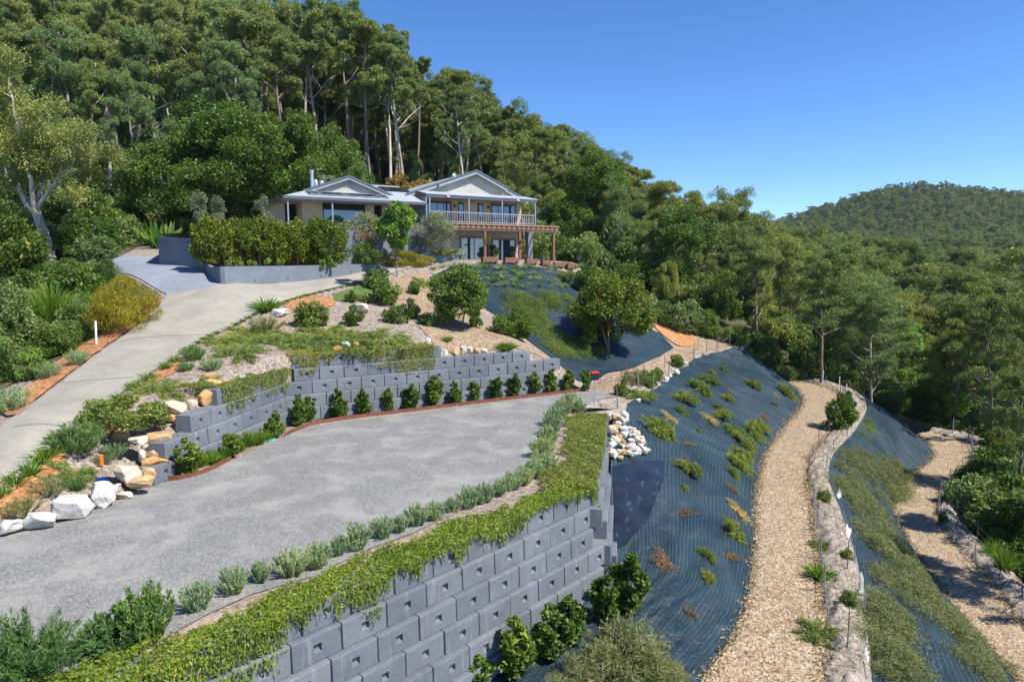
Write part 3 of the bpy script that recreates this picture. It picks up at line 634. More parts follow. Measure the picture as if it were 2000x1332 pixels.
urow = {1: (-.92, 5.08, -.6), 2: (-.34, 9.66, -1.2), 3: (-.68, 11.32, -1.8), 4: (-.17, 11.2, -2.4), 5: (-.46, 12.0, -3.0)}
block_wall('block_retaining_wall', 'long grey block wall behind the row of cone-shaped shrubs', UW_O, UW_T, UW_B, urow)
# left return: course 3's first hole sits at VW_O + 3 setbacks
vrow = {2: (1.62, 5.65, .6), 3: (0.0, 5.05, 0.0), 4: (-1.37, 5.7, -.6), 5: (-2.05, 5.0, -1.2)}
block_wall('block_retaining_wall', 'stepped grey block wall return with sandstone boulders on its ends', VW_O, VW_T, UW_B, vrow)

# smooth rendered walls
def poly_wall(name, label, P, z0, z1, th=.22, m=None, cat='wall'):
    P = np.asarray(P, float); T = np.gradient(P, axis=0); T /= np.linalg.norm(T, axis=1)[:, None]; Nn = np.c_[-T[:, 1], T[:, 0]] * th
    z0 = np.broadcast_to(z0, len(P)); z1 = np.broadcast_to(z1, len(P)); mb = MB()
    V = []
    for p, n, a, b in zip(P, Nn, z0, z1): V += [(p[0], p[1], a), (p[0], p[1], b), (p[0] + n[0], p[1] + n[1], b), (p[0] + n[0], p[1] + n[1], a)]
    F = []
    for i in range(len(P) - 1):
        for j in range(4): F.append((i * 4 + j, i * 4 + (j + 1) % 4, i * 4 + 4 + (j + 1) % 4, i * 4 + 4 + j))
    k = 4 * (len(P) - 1); F += [(0, 1, 2, 3), (k + 3, k + 2, k + 1, k)]
    mb.add(V, F); o = mb.obj(name, m or M['render_grey']); tag(o, label, cat); return o
W1s = smooth_poly(W1[1:], 60)
w1z = np.interp(np.linspace(0, 1, 60), [0, .08, .5, .8, 1], [7.45, 7.22, 7.3, 7.42, 7.42])
w1 = poly_wall('planter_wall', 'curved grey rendered planter wall below the clipped hedge', W1s, ZU(W1s) - .4, w1z, .25)
w1b = poly_wall('planter_wall', 'short grey wall flank rising beside the shaded blue-grey driveway', [at_d(372, 519, 54)[:2], W1[0], W1[1] + np.array([.02, .1])], 6.0, [8.0, 7.6, 7.42], .25)
mb = MB()
for k, s in enumerate((6, 14, 22, 30, 38, 46)):
    p = W1s[s]; t = W1s[s + 1] - W1s[s]; t /= np.linalg.norm(t); n = np.array([t[1], -t[0]]); c = p + n * .004
    z = ZU([p])[0] + .3
    V, F = tube([(c[0], c[1], z), (c[0] + n[0] * .03, c[1] + n[1] * .03, z)], [.045, .045], 8); link('weep_pipe', mesh_np('weep_pipe', V, F, M['dark']), w1)
W2z = 9.96
W2 = [hp(-17.6, 1.5, 0)[:2], hp(-17.2, -2.6, 0)[:2], hp(-3.0, -2.6, 0)[:2], hp(-2.9, -.2, 0)[:2]]
poly_wall('house_retaining_wall', 'tall grey rendered wall half hidden by the hedge under the house', [W2[1], hp(-16.5, -2.6, 0)[:2], hp(-10, -2.6, 0)[:2], W2[2]], 5.5, [9.1, 9.75, W2z, W2z], .25)
poly_wall('house_retaining_wall', 'sloping end of the tall grey wall by the timber steps', [hp(-20.0, 3.5, 0)[:2], hp(-18.8, .6, 0)[:2], hp(-17.25, -2.55, 0)[:2]], 5.5, [9.5, 9.3, 9.06], .25)
sheet_cdt('house_terrace', [W2[1] + np.array([.3, .3]), W2[2], hp(-2.8, 14, 0)[:2], hp(-18, 14, 0)[:2], hp(-20, 4, 0)[:2]], flat(9.7), M['mulch_grey'], 1.5)
sheet_cdt('hedge_bed', [p for p in W1s[2:]] + [hp(-3.2, -2.5, 0)[:2], hp(-17, -2.5, 0)[:2]], flat(7.2), M['mulch_orange'], 1.2)
poly_wall('garden_wall', 'low grey wall in front of the banana plants past the driveway', [at_d(276, 512, 58)[:2], at_d(338, 512, 56)[:2], at_d(366, 519, 54.2)[:2]], 6.5, [8.3, 8.75, 9.1], .25)
poly_wall('terrace_wall', 'short pale-lit grey planter wall beside the lower glass doors', [at_d(822, 508, 54.6)[:2], at_d(860, 508, 55.6)[:2], at_d(896, 507, 57.2)[:2]], 7.2, [8.2, 8.42, 8.45], .25)

# corten garden edging
ed = smooth_poly([at_z(*p, 0.0)[:2] for p in ((301, 938), (345, 936), (379, 930), (410, 918), (452, 897))], 40)
poly_wall('steel_edging', 'rusty steel edging curving round the grassy corner bed', ed, -.05, .13, .02, M['steel_rust'], 'garden edging')
ed = smooth_poly([at_z(*p, 0.0)[:2] for p in ((556, 851), (585, 838), (620, 827), (700, 815), (800, 803), (900, 791), (1000, 779), (1080, 770), (1140, 763))], 60)
poly_wall('steel_edging', 'long rusty steel edging in front of the cone-shaped shrubs', ed, -.05, .14, .02, M['steel_rust'], 'garden edging')

# ------------------------------------------------------------------ the house
house = empty('house', tuple(hp(0, 0, -3.2))); tag(house, 'two-level cream and grey house with two gables on the hillside', 'house')
FR = lambda u, v, w: tuple(hp(u, v, w) - hp(0, 0, -3.2))
def H(name, m, boxes, parent=house, bevel=0): 
    mb = MB()
    for b in boxes: mb.box(*b, fr=FR)
    return mb.obj(name, m, parent, bevel=bevel)
# right wing body
for b_ in ((-.2, 10.4, 2.2, 2.4, .02, 2.7), (10.2, 10.4, 2.46, 14, -3.1, 2.6), (-.2, .0, 2.46, 14, -3.1, 2.6), (.01, 10.19, 13.8, 14, -3.1, 2.6)): H('wall', M['cream'], [b_])
H('lower_wall', M['gable'], [(-.2, 10.4, 2.25, 2.45, -3.15, -.32)])
H('floor_slab', M['rail'], [(-.3, 10.62, -.12, 2.18, -.30, -.005)])
mb = MB(); mb.prism([(-.9, 2.16, 2.45), (10.75, 2.16, 2.45), (5.42, 2.16, 4.62)], (0, .15, 0), FR); mb.obj('gable_wall', M['gable'], house)
def roof_slab(name, pts, th=.08, m=None, parent=house):
    mb = MB(); mb.prism(pts, (0, 0, th), FR); return mb.obj(name, m or M['roof'], parent)
pk, lo, ul, ur, um = 4.72, 2.36, -1.15, 11.0, 5.42
rl = roof_slab('roof', [(ul, 1.98, lo), (um, 1.98, pk), (um, 15, pk), (ul, 15, lo)])
roof_slab('roof', [(um + .01, 1.98, pk), (ur, 1.98, lo), (ur, 15, lo), (um + .01, 15, pk)])
f = .56; wm = lo + (pk - lo) * (1 - f)
xl, xr = um - (um - ul) * f, um + (ur - um) * f
roof_slab('roof_overhang', [(xl, 1.68, wm), (um, 1.68, pk), (um, 1.979, pk), (xl, 1.979, wm)])
roof_slab('roof_overhang', [(um + .01, 1.68, pk), (xr, 1.68, wm), (xr, 1.979, wm), (um + .01, 1.979, pk)])
def barge(P, Q, v, h=.24, m='barge', parent=house, name='barge_board', th=.05):
    mb = MB(); (a, b), (c, d) = P, Q
    mb.prism([(a, v, b - h), (c, v, d - h), (c, v, d + .07), (a, v, b + .07)], (0, -th, 0), FR); return mb.obj(name, M[m], parent)
barge((ul, lo), (xl, wm), 1.98); barge((xr, wm), (ur, lo), 1.98); barge((xl, wm), (um, pk), 1.68); barge((um + .005, pk), (xr, wm), 1.68)
barge((ul - .02, lo + .09), (xl, wm + .09), 1.93, .1, 'fascia', name='gutter_cap'); barge((xr, wm + .09), (ur + .02, lo + .09), 1.93, .1, 'fascia', name='gutter_cap')
barge((xl, wm + .09), (um, pk + .09), 1.63, .1, 'fascia', name='gutter_cap'); barge((um + .005, pk + .09), (xr, wm + .09), 1.63, .1, 'fascia', name='gutter_cap')
H('gable_vent', M['barge'], [(5.0, 5.5, 2.08, 2.15, 3.95, 4.25)])
roof_slab('verandah_roof', [(-.3, -.15, 2.30), (10.75, -.15, 2.30), (10.75, 2.15, 2.78), (-.3, 2.15, 2.78)], .05)
H('verandah_beam', M['fascia'], [(-.25, 10.7, -.10, .02, 2.06, 2.29)])
H('soffit', M['fascia'], [(-1.1, -.21, 2.0, 8, 1.5, 2.35)])
for u in (0.06, 3.73, 7.03, 10.5): H('post', M['post'], [(u - .06, u + .06, -.09, .03, -.28 if u > 10 else 0.0, 2.055)])
bal = H('balustrade', M['rail'], [(.14, 10.42, -.08, .0, .86, .95), (.14, 10.42, -.06, -.01, .08, .15)])
BALU = MB().box(-.022, .022, -.02, .02, -.34, .35).mesh('baluster', M['rail'])
for i in range(44):
    o = link('baluster', BALU, bal, FR(.28 + i * .2325, -.035, .505), math.radians(31))
sb = H('balustrade', M['rail'], [(10.46, 10.54, .05, 2.1, .86, .95), (10.47, 10.53, .05, 2.1, .08, .15)])
for i in range(8): link('baluster', BALU, sb, FR(10.5, .25 + i * .235, .505), math.radians(31))
def window(u0, u1, v, w0, w1, panes, frame='window_frame', surround=None, parent=house, fw=.055, name='window', blinds=0):
    wd = H(name, M[frame], [(u0, u1, v - .06, v - .01, w1 - fw, w1), (u0, u1, v - .06, v - .01, w0, w0 + fw), (u0, u0 + fw, v - .055, v - .012, w0 + fw, w1 - fw), (u1 - fw, u1, v - .055, v - .012, w0 + fw, w1 - fw)], parent)
    st = (u1 - u0 - 2 * fw) / panes
    for i in range(panes):
        a = u0 + fw + i * st; tilt = rng.uniform(-.004, .004)
        H('pane', M['glass'], [(a + .02, a + st - .02, v - .03 + tilt, v - .018 + tilt, w0 + fw, w1 - fw)], wd)
        if i: H('mullion', M[frame], [(a - .03, a + .03, v - .054, v - .013, w0 + fw, w1 - fw)], wd)
    if surround: H('surround', M[surround], [(u0 - .14, u1 + .14, v - .04, v - .005, w1, w1 + .14), (u0 - .14, u0, v - .04, v - .005, w0, w1), (u1, u1 + .14, v - .04, v - .005, w0, w1)], wd)
    return wd
window(.47, 3.07, 2.2, .06, 1.95, 4, surround='timber_red', name='door')
window(7.22, 9.74, 2.2, .06, 1.95, 4, surround='timber_red', name='door')
window(3.83, 4.36, 2.2, .06, 1.95, 1); window(5.79, 6.36, 2.2, .06, 1.95, 1)
window(4.05, 6.75, 2.25, -3.1, -1.08, 2, surround='timber_red', name='door'); window(7.3, 9.72, 2.25, -3.1, -1.2, 3, surround='timber_red', name='door')
for u in (3.45, 6.85):
    H('wall_lamp', M['dark'], [(u - .06, u + .06, 2.06, 2.19, 1.55, 1.78)])
for u in (1.7, 8.6): H('flood_light', M['white_paint'], [(u - .12, u + .12, -.24, -.11, 2.13, 2.22)])
H('column', M['render_grey'], [(9.75, 10.25, -.05, .45, -3.1, -.31)])
# left wing
ev, e0 = 1.52, -.25
lw_u0, lw_u1, ridge_v = -11.75, -.32, 5.9
rp = .315
rw = ev + (ridge_v - e0) * rp; hipu = lw_u0 + (ridge_v - e0)
roof_slab('roof', [(lw_u0, e0, ev), (lw_u1, e0, ev), (lw_u1, ridge_v, rw), (hipu, ridge_v, rw)], .07)
roof_slab('roof', [(lw_u0, e0 + .01, ev), (hipu, ridge_v, rw), (lw_u0, 2 * ridge_v - e0, ev)], .07)
roof_slab('roof', [(hipu, ridge_v + .005, rw), (lw_u1, ridge_v + .005, rw), (lw_u1, 2 * ridge_v - e0, ev), (lw_u0, 2 * ridge_v - e0, ev)], .07)
gu, gw, gb, hw, gv = -6.15, 3.50, 2.28, 3.3, 2.1
for sgn in (-1, 1):
    roof_slab('gable_roof', [(gu + .005 * sgn, gv - .32, gw), (gu + sgn * (hw + .35), gv - .32, gb - .13), (gu + sgn * (hw + .35), gv + 3.5, gb - .13), (gu + .005 * sgn, gv + 4.2, gw)], .06)
    barge((gu + .003 * sgn, gw), (gu + sgn * (hw + .35), gb - .13), gv - .32, .2)
    barge((gu + .003 * sgn, gw + .09), (gu + sgn * (hw + .38), gb - .05), gv - .37, .1, 'fascia', name='gutter_cap')
mb = MB(); mb.prism([(gu - hw, gv, gb - .1), (gu + hw, gv, gb - .1), (gu, gv, gw - .08)], (0, .12, 0), FR); mb.obj('gable_wall', M['gable'], house)
H('gable_vent', M['barge'], [(gu - .28, gu + .3, gv - .05, gv - .005, 2.75, 3.02)])
H('gutter', M['fascia'], [(lw_u0 - .03, lw_u1, e0 - .12, e0 - .005, ev - .16, ev + .05)])
H('gutter', M['fascia'], [(lw_u0 - .14, lw_u0 - .035, e0 - .1, 12.0, ev - .16, ev + .05)])
H('soffit', M['barge'], [(lw_u0 + .02, lw_u1, e0 + .02, 2.1, ev - .14, ev - .09)])
for u in (-11.5, -8.15, -2.4): H('post', M['post'], [(u - .055, u + .055, -.2, -.09, -1.05, ev - .145)])
for b_ in ((-9.85, -8.25, 2.2, 2.4, -1.1, 1.38), (-4.72, -3.95, 2.2, 2.4, -1.1, 1.38), (-3.25, -.32, 2.2, 2.4, -1.1, 1.38), (-9.85, -9.65, 2.41, 11, -1.1, 1.38)): H('wall', M['cream'], [b_])
H('wall', M['cream'], [(-11.2, -10.9, 3.4, 11, -1.1, 1.38)])
H('dark_recess', M['dark'], [(-10.88, -9.87, 4.2, 4.3, -1.1, 1.36)]); H('door', M['dark'], [(-3.94, -3.26, 2.9, 3.0, -1.1, 1.38)])
window(-8.22, -4.75, 2.32, -.5, .95, 1, fw=.07); H('window_head', M['dark'], [(-8.24, -4.73, 2.24, 2.4, .955, 1.375)])
H('sill_wall', M['cream'], [(-8.24, -4.73, 2.23, 2.4, -1.1, -.505)])
H('fascia_wall', M['post'], [(-.31, -.21, -.1, 2.19, -.1, 2.05)])
H('link_wall', M['render_grey'], [(-2.9, -.33, -.35, -.25, -3.2, -.35)])
for k in range(6):
    u = -10.0 + k * 1.08 + .25
    pts = [(u, .25, 0), (u + 1.02, .25, 0), (u + 1.02, 1.45, 0), (u, 1.45, 0)]; pts = [(a, b, ev + (b - e0) * rp + .10) for a, b, _ in pts]
    sp = roof_slab('solar_panel', pts, .04, M['solar'])
    mb = MB()
    for (a, b, c), (d, e_, f_) in zip(pts, pts[1:] + pts[:1]): mb.tube([FR(a, b, c + .045), FR(d, e_, f_ + .045)], [.018, .018], 4)
    mb.obj('panel_frame', M['metal'], sp)
pts = [(a, b, ev + (b - e0) * rp + .12) for a, b in ((-2.6, 3.3), (-.2, 3.3), (-.2, 4.9), (-2.6, 4.9))]; roof_slab('solar_panel', pts, .05, M['solar'])
V, F = tube([FR(-8.9, 2.6, 2.0), FR(-8.9, 2.6, 3.75)], [.14, .14], 12); link('flue', mesh_np('flue', V, F, M['metal'], True), house)
V, F = tube([FR(-8.9, 2.6, 3.70), FR(-8.9, 2.6, 3.95)], [.17, .17], 12); link('flue_cap', mesh_np('flue_cap', V, F, M['metal'], True), house)
for u, v in ((-8.1, 4.6), (-7.5, 4.9)):
    V, F = tube([FR(u, v, 2.6), FR(u, v, 3.0), FR(u, v, 3.15), FR(u, v, 3.4), FR(u, v, 3.5)], [.13, .13, .24, .24, .05], 12); link('roof_vent', mesh_np('roof_vent', V, F, M['metal'], True), house)
mb = MB(); mb.tube([FR(-7.2, 5.2, 3.0), FR(-7.2, 5.2, 4.1)], [.02, .02], 5)
for w in (3.75, 3.9): mb.tube([FR(-7.6, 5.2, w), FR(-6.3, 5.2, w)], [.012, .012], 4)
mb.obj('antenna', M['metal'], house)
V, F = tube([FR(4.6, 4.6, 4.3), FR(4.6, 4.6, 4.55), FR(4.6, 4.6, 4.75), FR(4.6, 4.6, 4.85)], [.13, .22, .22, .05], 10); link('roof_vent', mesh_np('roof_vent', V, F, M['metal'], True), house)

# pergola
pg = empty('pergola', tuple(hp(7, -2.5, -3.1))); tag(pg, 'brown timber pergola over the lower terrace in front of the glass doors', 'pergola')
PF = lambda u, v, w: tuple(hp(u, v, w) - hp(7, -2.5, -3.1))
def PB(name, m, b, bev=.0): mb = MB(); mb.box(*b, fr=PF); return mb.obj(name, M[m], pg, bevel=bev)
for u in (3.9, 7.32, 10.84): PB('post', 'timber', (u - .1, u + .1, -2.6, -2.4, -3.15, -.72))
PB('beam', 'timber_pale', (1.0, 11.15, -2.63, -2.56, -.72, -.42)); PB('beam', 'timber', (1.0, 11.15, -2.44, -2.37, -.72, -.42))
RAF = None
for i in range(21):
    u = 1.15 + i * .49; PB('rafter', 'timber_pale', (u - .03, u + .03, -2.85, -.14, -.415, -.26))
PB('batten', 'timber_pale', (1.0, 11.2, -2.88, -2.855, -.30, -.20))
# planter boxes and pots on the terrace
def box_planter(px, w_px, k):
    q = hp(0, -4.1, 0); d = ray(px, 505); t = ((q - np.array([0, 0, CZ])) @ HV) / (d @ HV); p = np.array([0, 0, CZ]) + d * t
    wm_ = w_px / ppm(p) / .9; root = empty('planter_box', (p[0], p[1], ZU([p[:2]])[0] + .02), math.radians(31))
    tag(root, f'brown timber planter box on the terrace edge, {ORD[k]} from the left', 'planter', 'timber planter boxes along the terrace')
    mb = MB(); mb.box(-wm_ / 2, wm_ / 2, -.22, .22, .12, .5); mb.obj('box', M['timber'], root, bevel=.01)
    for sx in (-1, 1): MB().box(sx * (wm_ / 2 - .08) - .05, sx * (wm_ / 2 - .08) + .05, -.2, .2, 0, .12).obj('foot', M['timber'], root)
for k, (px, w) in enumerate(((956, 30), (998, 28), (1037, 22), (1066, 18), (1091, 20), (1113, 14))): box_planter(px, w, k)

# ------------------------------------------------------------------ plants: generators
def leaf_quads(c, a, L, W, r, tw=None):
    """rhombic leaves: centres c, axes a, length L, width W"""
    n = len(c); a = unit(a); b = unit(np.cross(a, unit(r.normal(size=(n, 3))))); L = np.broadcast_to(L, n)[:, None]; W = np.broadcast_to(W, n)[:, None]
    V = np.stack([c - a * L / 2, c + b * W / 2, c + a * L / 2, c - b * W / 2], 1).reshape(-1, 3)
    return V, np.arange(4 * n).reshape(-1, 4)
def blades(base, tip, W, r, bend=.0):
    """grass blades / needles from base to tip as thin quads, bent by a droop"""
    n = len(base); a = tip - base; b = unit(np.cross(a, r.normal(size=(n, 3)))) * np.broadcast_to(W, n)[:, None] / 2
    if bend == 0: V = np.stack([base - b, base + b, tip + b * .25, tip - b * .25], 1).reshape(-1, 3); return V, np.arange(4 * n).reshape(-1, 4)
    mid = (base + tip) / 2 + np.array([0, 0, 1.0]) * np.linalg.norm(a, axis=1)[:, None] * bend
    V = np.stack([base - b, base + b, mid + b * .8, mid - b * .8, tip + b * .15, tip - b * .15], 1).reshape(-1, 3); i = np.arange(n)[:, None] * 6
    return V, np.vstack([i + np.array([0, 1, 2, 3]), i + np.array([3, 2, 4, 5])])
def join(parts):
    V, F, k = [], [], 0
    for v, f in parts: V.append(v); F.append(f + k); k += len(v)
    return np.vstack(V), np.vstack(F)
def sphere_pts(n, r, shell=.5):
    d = unit(r.normal(size=(n, 3))); return d * (shell + (1 - shell) * r.random((n, 1))) , d
def lumps(n, radii, k, r, lump=.38, shell=.55, bottom=.0, flat=1.0):
    """points and outward directions over a bumpy crown made of k lumps around an ellipsoid"""
    c = unit(r.normal(size=(k, 3))); c[:, 2] = np.where(c[:, 2] < -bottom, -c[:, 2], c[:, 2]); c *= (.55 + .35 * r.random((k, 1)))
    rad = lump * (.7 + .6 * r.random(k)); w = rad ** 2; idx = r.choice(k, n, p=w / w.sum())
    p, d = sphere_pts(n, r, shell); p[:, 2] *= flat
    P = c[idx] + p * rad[idx][:, None]; D = unit(d + c[idx] * .7)
    return P * np.array(radii), D
def bush(seed, radii, n, L, W, m, k=14, lump=.42, shell=.55, style='broad', name='foliage', bottom=.35):
    r = np.random.default_rng(seed); P, D = lumps(n, radii, k, r, lump, shell, .9); P[:, 2] += radii[2] * .80
    P[:, 2] = np.where(P[:, 2] < .02, .02 + r.random(n) * radii[2] * .7, P[:, 2])
    if style == 'broad': a = D * .6 + r.normal(size=P.shape) * .7
    elif style == 'droop': a = D * .4 + r.normal(size=P.shape) * .5 - np.array([0, 0, .7])
    else: a = D * .9 + r.normal(size=P.shape) * .35 + np.array([0, 0, .5])
    V, F = leaf_quads(P, a, L * r.uniform(.6, 1.3, n), W * r.uniform(.7, 1.2, n), r)
    return mesh_np(name, V, F, m)
def tuft(seed, n, h, spread, W, m, bend=.12, lean=.6):
    """strappy clump: blades fanning out of one spot"""
    r = np.random.default_rng(seed); th = r.random(n) * 6.283; q = r.random(n) ** .6
    base = np.c_[np.cos(th) * q * spread * .22, np.sin(th) * q * spread * .22, np.zeros(n)]
    hh = h * r.uniform(.55, 1.1, n); out = q * spread * r.uniform(.6, 1.1, n)
    tip = base + np.c_[np.cos(th) * out * lean, np.sin(th) * out * lean, hh * (1 - .45 * q)]
    V, F = blades(base, tip, W, r, bend); return mesh_np('foliage', V, F, m)
def needle_dome(seed, n, rad, h, L, W, m, stems=40, up=.9):
    """upright bushy dome (lavender, rosemary): short needles set along many upright stems"""
    r = np.random.default_rng(seed); th = r.random(stems) * 6.283; q = np.sqrt(r.random(stems)) 
    b = np.c_[np.cos(th) * q * rad * .35, np.sin(th) * q * rad * .35, np.zeros(stems)]
    hh = h * (1 - .38 * q ** 2) * r.uniform(.8, 1.1, stems)
    t = np.c_[np.cos(th) * q * rad, np.sin(th) * q * rad, hh]
    i = r.integers(0, stems, n); s = r.random(n) ** .7; c = b[i] * (1 - s[:, None]) + t[i] * s[:, None] + r.normal(0, rad * .035, (n, 3))
    a = unit(t - b)[i] * up + r.normal(size=(n, 3)) * .55
    c[:, 2] = np.maximum(c[:, 2], .02); V, F = leaf_quads(c, a, L, W, r); return mesh_np('foliage', V, F, m)
def spray(seed, n, lx, ly, h, L, W, m, arms=22, droop=.25):
    """low spreading shrub (grevillea): long arms along the slope carrying fine needles"""
    r = np.random.default_rng(seed); th = r.random(arms) * 6.283; ln = r.uniform(.55, 1.05, arms)
    e = np.c_[np.cos(th) * lx * ln, np.sin(th) * ly * ln, h * r.uniform(.25, 1.0, arms)]
    i = r.integers(0, arms, n); s = r.random(n) ** .75
    c = e[i] * s[:, None]; c[:, 2] = h * np.sin(np.pi * np.minimum(s * .75 + .1, 1)) * r.uniform(.3, 1.0, n) * (e[i][:, 2] / h)
    c += r.normal(0, .06 * max(lx, ly), (n, 3)) * np.array([1, 1, .45]); c[:, 2] = np.abs(c[:, 2]) + .01
    a = e[i] * .8 + r.normal(size=(n, 3)) * np.array([.5, .5, .45]) * max(lx, ly); V, F = leaf_quads(c, a, L * r.uniform(.6, 1.3, n), W, r); return mesh_np('foliage', V, F, m)
def cone_shrub(seed, n, rad, h, L, W, m, lump=9):
    r = np.random.default_rng(seed); zc = r.random(lump * 3); zc = .08 + .9 * zc; th = r.random(lump * 3) * 6.283
    prof = r.uniform(.35, 1.15, lump * 3) * np.where(zc > .8, .45, np.where(zc < .2, .7, 1))
    c = np.c_[np.cos(th) * prof * rad * .72, np.sin(th) * prof * rad * .72, zc * h * .93]
    i = r.integers(0, len(c), n); p, d = sphere_pts(n, r, .4); P = c[i] + p * rad * .40 * np.clip(1.25 - zc[i] * .75, .35, 1)[:, None] * np.array([1, 1, 1.25])
    P[:, 2] = np.abs(P[:, 2]) + .03; a = d * .7 + r.normal(size=(n, 3)) * .55 + np.array([0, 0, .3])
    V, F = leaf_quads(P, a, L * r.uniform(.7, 1.25, n), W, r); return mesh_np('crown', V, F, m)
def limb(r, p0, d0, length, r0, r1, n=5, wig=.12, up=.15):
    P = [np.array(p0, float)]; d = unit(np.array(d0, float))
    for i in range(n):
        d = unit(d + r.normal(0, wig, 3) + np.array([0, 0, up / n])); P.append(P[-1] + d * length / n)
    return np.array(P), np.linspace(r0, r1, n + 1)
def gum(seed, H, cb, spread, nleaf, L, W, mleaf, mbark, flat=.6, lean=.03, nlimb=8, fork=None, clump=.20, droop=.6):
    """eucalypt: bare pole, rising limbs, leaf clumps held at the limb ends with gaps between"""
    r = np.random.default_rng(seed); tubes = []; cl = []
    top = H * .86
    tp, tr = limb(r, (0, 0, -.4), (r.normal(0, lean), r.normal(0, lean), 1), top, H * .0125, H * .003, 9, .045, .2)
    tubes.append(tube(tp, tr, 7))
    def on(t): q = t * (len(tp) - 1); i = int(min(q, len(tp) - 2)); return tp[i] + (tp[i + 1] - tp[i]) * (q - i), np.interp(q, range(len(tr)), tr)
    for j in range(nlimb):
        t = cb + (.97 - cb) * (j + r.random()) / nlimb; p, rr = on(t); az = j * 2.4 + r.normal(0, .5)
        sp = spread * (1.05 - .55 * max(0, (t - cb) / (1 - cb)) ** 1.3) * r.uniform(.65, 1.15)
        el = r.uniform(.35, 1.0); d = (math.cos(az), math.sin(az), el)
        lp, lr = limb(r, p, d, sp * 1.15, rr * .55, rr * .15, 5, .18, .35); tubes.append(tube(lp, lr, 5))
        cl.append((lp[-1], 1.0))
        for s in (2, 3, 3, 4, 4):
            if r.random() < .85:
                d2 = unit(r.normal(size=3) * np.array([1, 1, .35]) + np.array([0, 0, .5]) + (lp[s] - tp[min(len(tp) - 1, 5)]) * .08)
                bp, br = limb(r, lp[s], d2, sp * r.uniform(.3, .55), lr[s] * .6, lr[s] * .15, 3, .2, .3); tubes.append(tube(bp, br, 4)); cl.append((bp[-1], r.uniform(.65, 1)))
    cl.append((tp[-1] + np.array([0, 0, H * .03]), 1.0)); cl.append((tp[-2] + r.normal(0, spread * .15, 3), .8))
    c = np.array([x[0] for x in cl]); rad = np.array([x[1] for x in cl]) * spread * clump * r.uniform(.8, 1.25, len(cl))
    w = rad ** 2; i = r.choice(len(c), nleaf, p=w / w.sum())
    sub = c[i] + unit(r.normal(size=(nleaf, 3))) * 0
    kk = r.integers(0, 7, nleaf); so = unit(np.random.default_rng(seed + 5).normal(size=(len(c) * 7, 3))); o = so[i * 7 + kk]; o[:, 2] = np.where(o[:, 2] < -.2, -o[:, 2] * .6, o[:, 2])
    p, d = sphere_pts(nleaf, r, .35)
    P = c[i] + (o * .72 + p * .5) * rad[i][:, None] * np.array([1, 1, flat])
    a = r.normal(size=P.shape) * .75 + d * .35 - np.array([0, 0, droop])
    V, F = leaf_quads(P, a, L * r.uniform(.6, 1.35, nleaf), W * r.uniform(.7, 1.2, nleaf), r)
    tv, tf = join(tubes)
    return mesh_np('trunk', tv, tf, mbark, True), mesh_np('crown', V, F, mleaf)
def leafy(seed, H, radii, zc, nleaf, L, W, mleaf, mbark, k=40, lump=.3, trunks=1, tr=.02, flat=.8):
    """dense broad-crowned tree: short trunk, limbs into a lumpy crown"""
    r = np.random.default_rng(seed); tubes = []
    for q in range(trunks):
        zc = zc
        tp, t_ = limb(r, (r.normal(0, .1) * q, r.normal(0, .1) * q, -.3), (r.normal(0, .12) * trunks, r.normal(0, .12) * trunks, 1), zc + .3, H * tr, H * tr * .5, 5, .06, .1); tubes.append(tube(tp, t_, 7))
        for j in range(7):
            az = j * .9 + r.random(); lp, lr = limb(r, tp[-2], (math.cos(az), math.sin(az), r.uniform(.2, 1.2)), radii[0] * r.uniform(.6, .95), t_[-1] * .8, t_[-1] * .2, 4, .15, .2); tubes.append(tube(lp, lr, 5))
    P, D = lumps(nleaf, radii, k, r, lump, .5, .8, flat); P[:, 2] += zc
    a = D * .45 + r.normal(size=P.shape) * .7 - np.array([0, 0, .25]); V, F = leaf_quads(P, a, L * r.uniform(.6, 1.3, nleaf), W * r.uniform(.7, 1.2, nleaf), r)
    tv, tf = join(tubes); return mesh_np('trunk', tv, tf, mbark, True), mesh_np('crown', V, F, mleaf)
def plant(name, me, px, py, label, cat, group=None, scale=1.0, rz=None, at=None, sink=.03, align=False):
    p = Vector(at) if at is not None else hit(px, py)
    o = link(name, me, None, p - Vector((0, 0, sink)), rng.random() * 6.28 if rz is None else rz, scale)
    if align:
        h = BVH.ray_cast(p + Vector((0, 0, 3)), Vector((0, 0, -1)))
        if h[1] is not None:
            nrm = h[1] if h[1].z > 0 else -h[1]
            q = Vector((0, 0, 1)).rotation_difference(nrm); o.rotation_mode = 'QUATERNION'
            from mathutils import Quaternion
            o.rotation_quaternion = q @ Quaternion((0, 0, 1), rng.random() * 6.28 if rz is None else rz)
    return tag(o, label, cat, group)
def tree(name, pair, loc, label, group=None, scale=1.0, rz=None, cat='tree', vary=True):
    root = empty(name, tuple(loc), rng.random() * 6.28 if rz is None else rz, scale)
    tag(root, label, cat, group); link('trunk', pair[0], root); link('crown', pair[1], root); return root

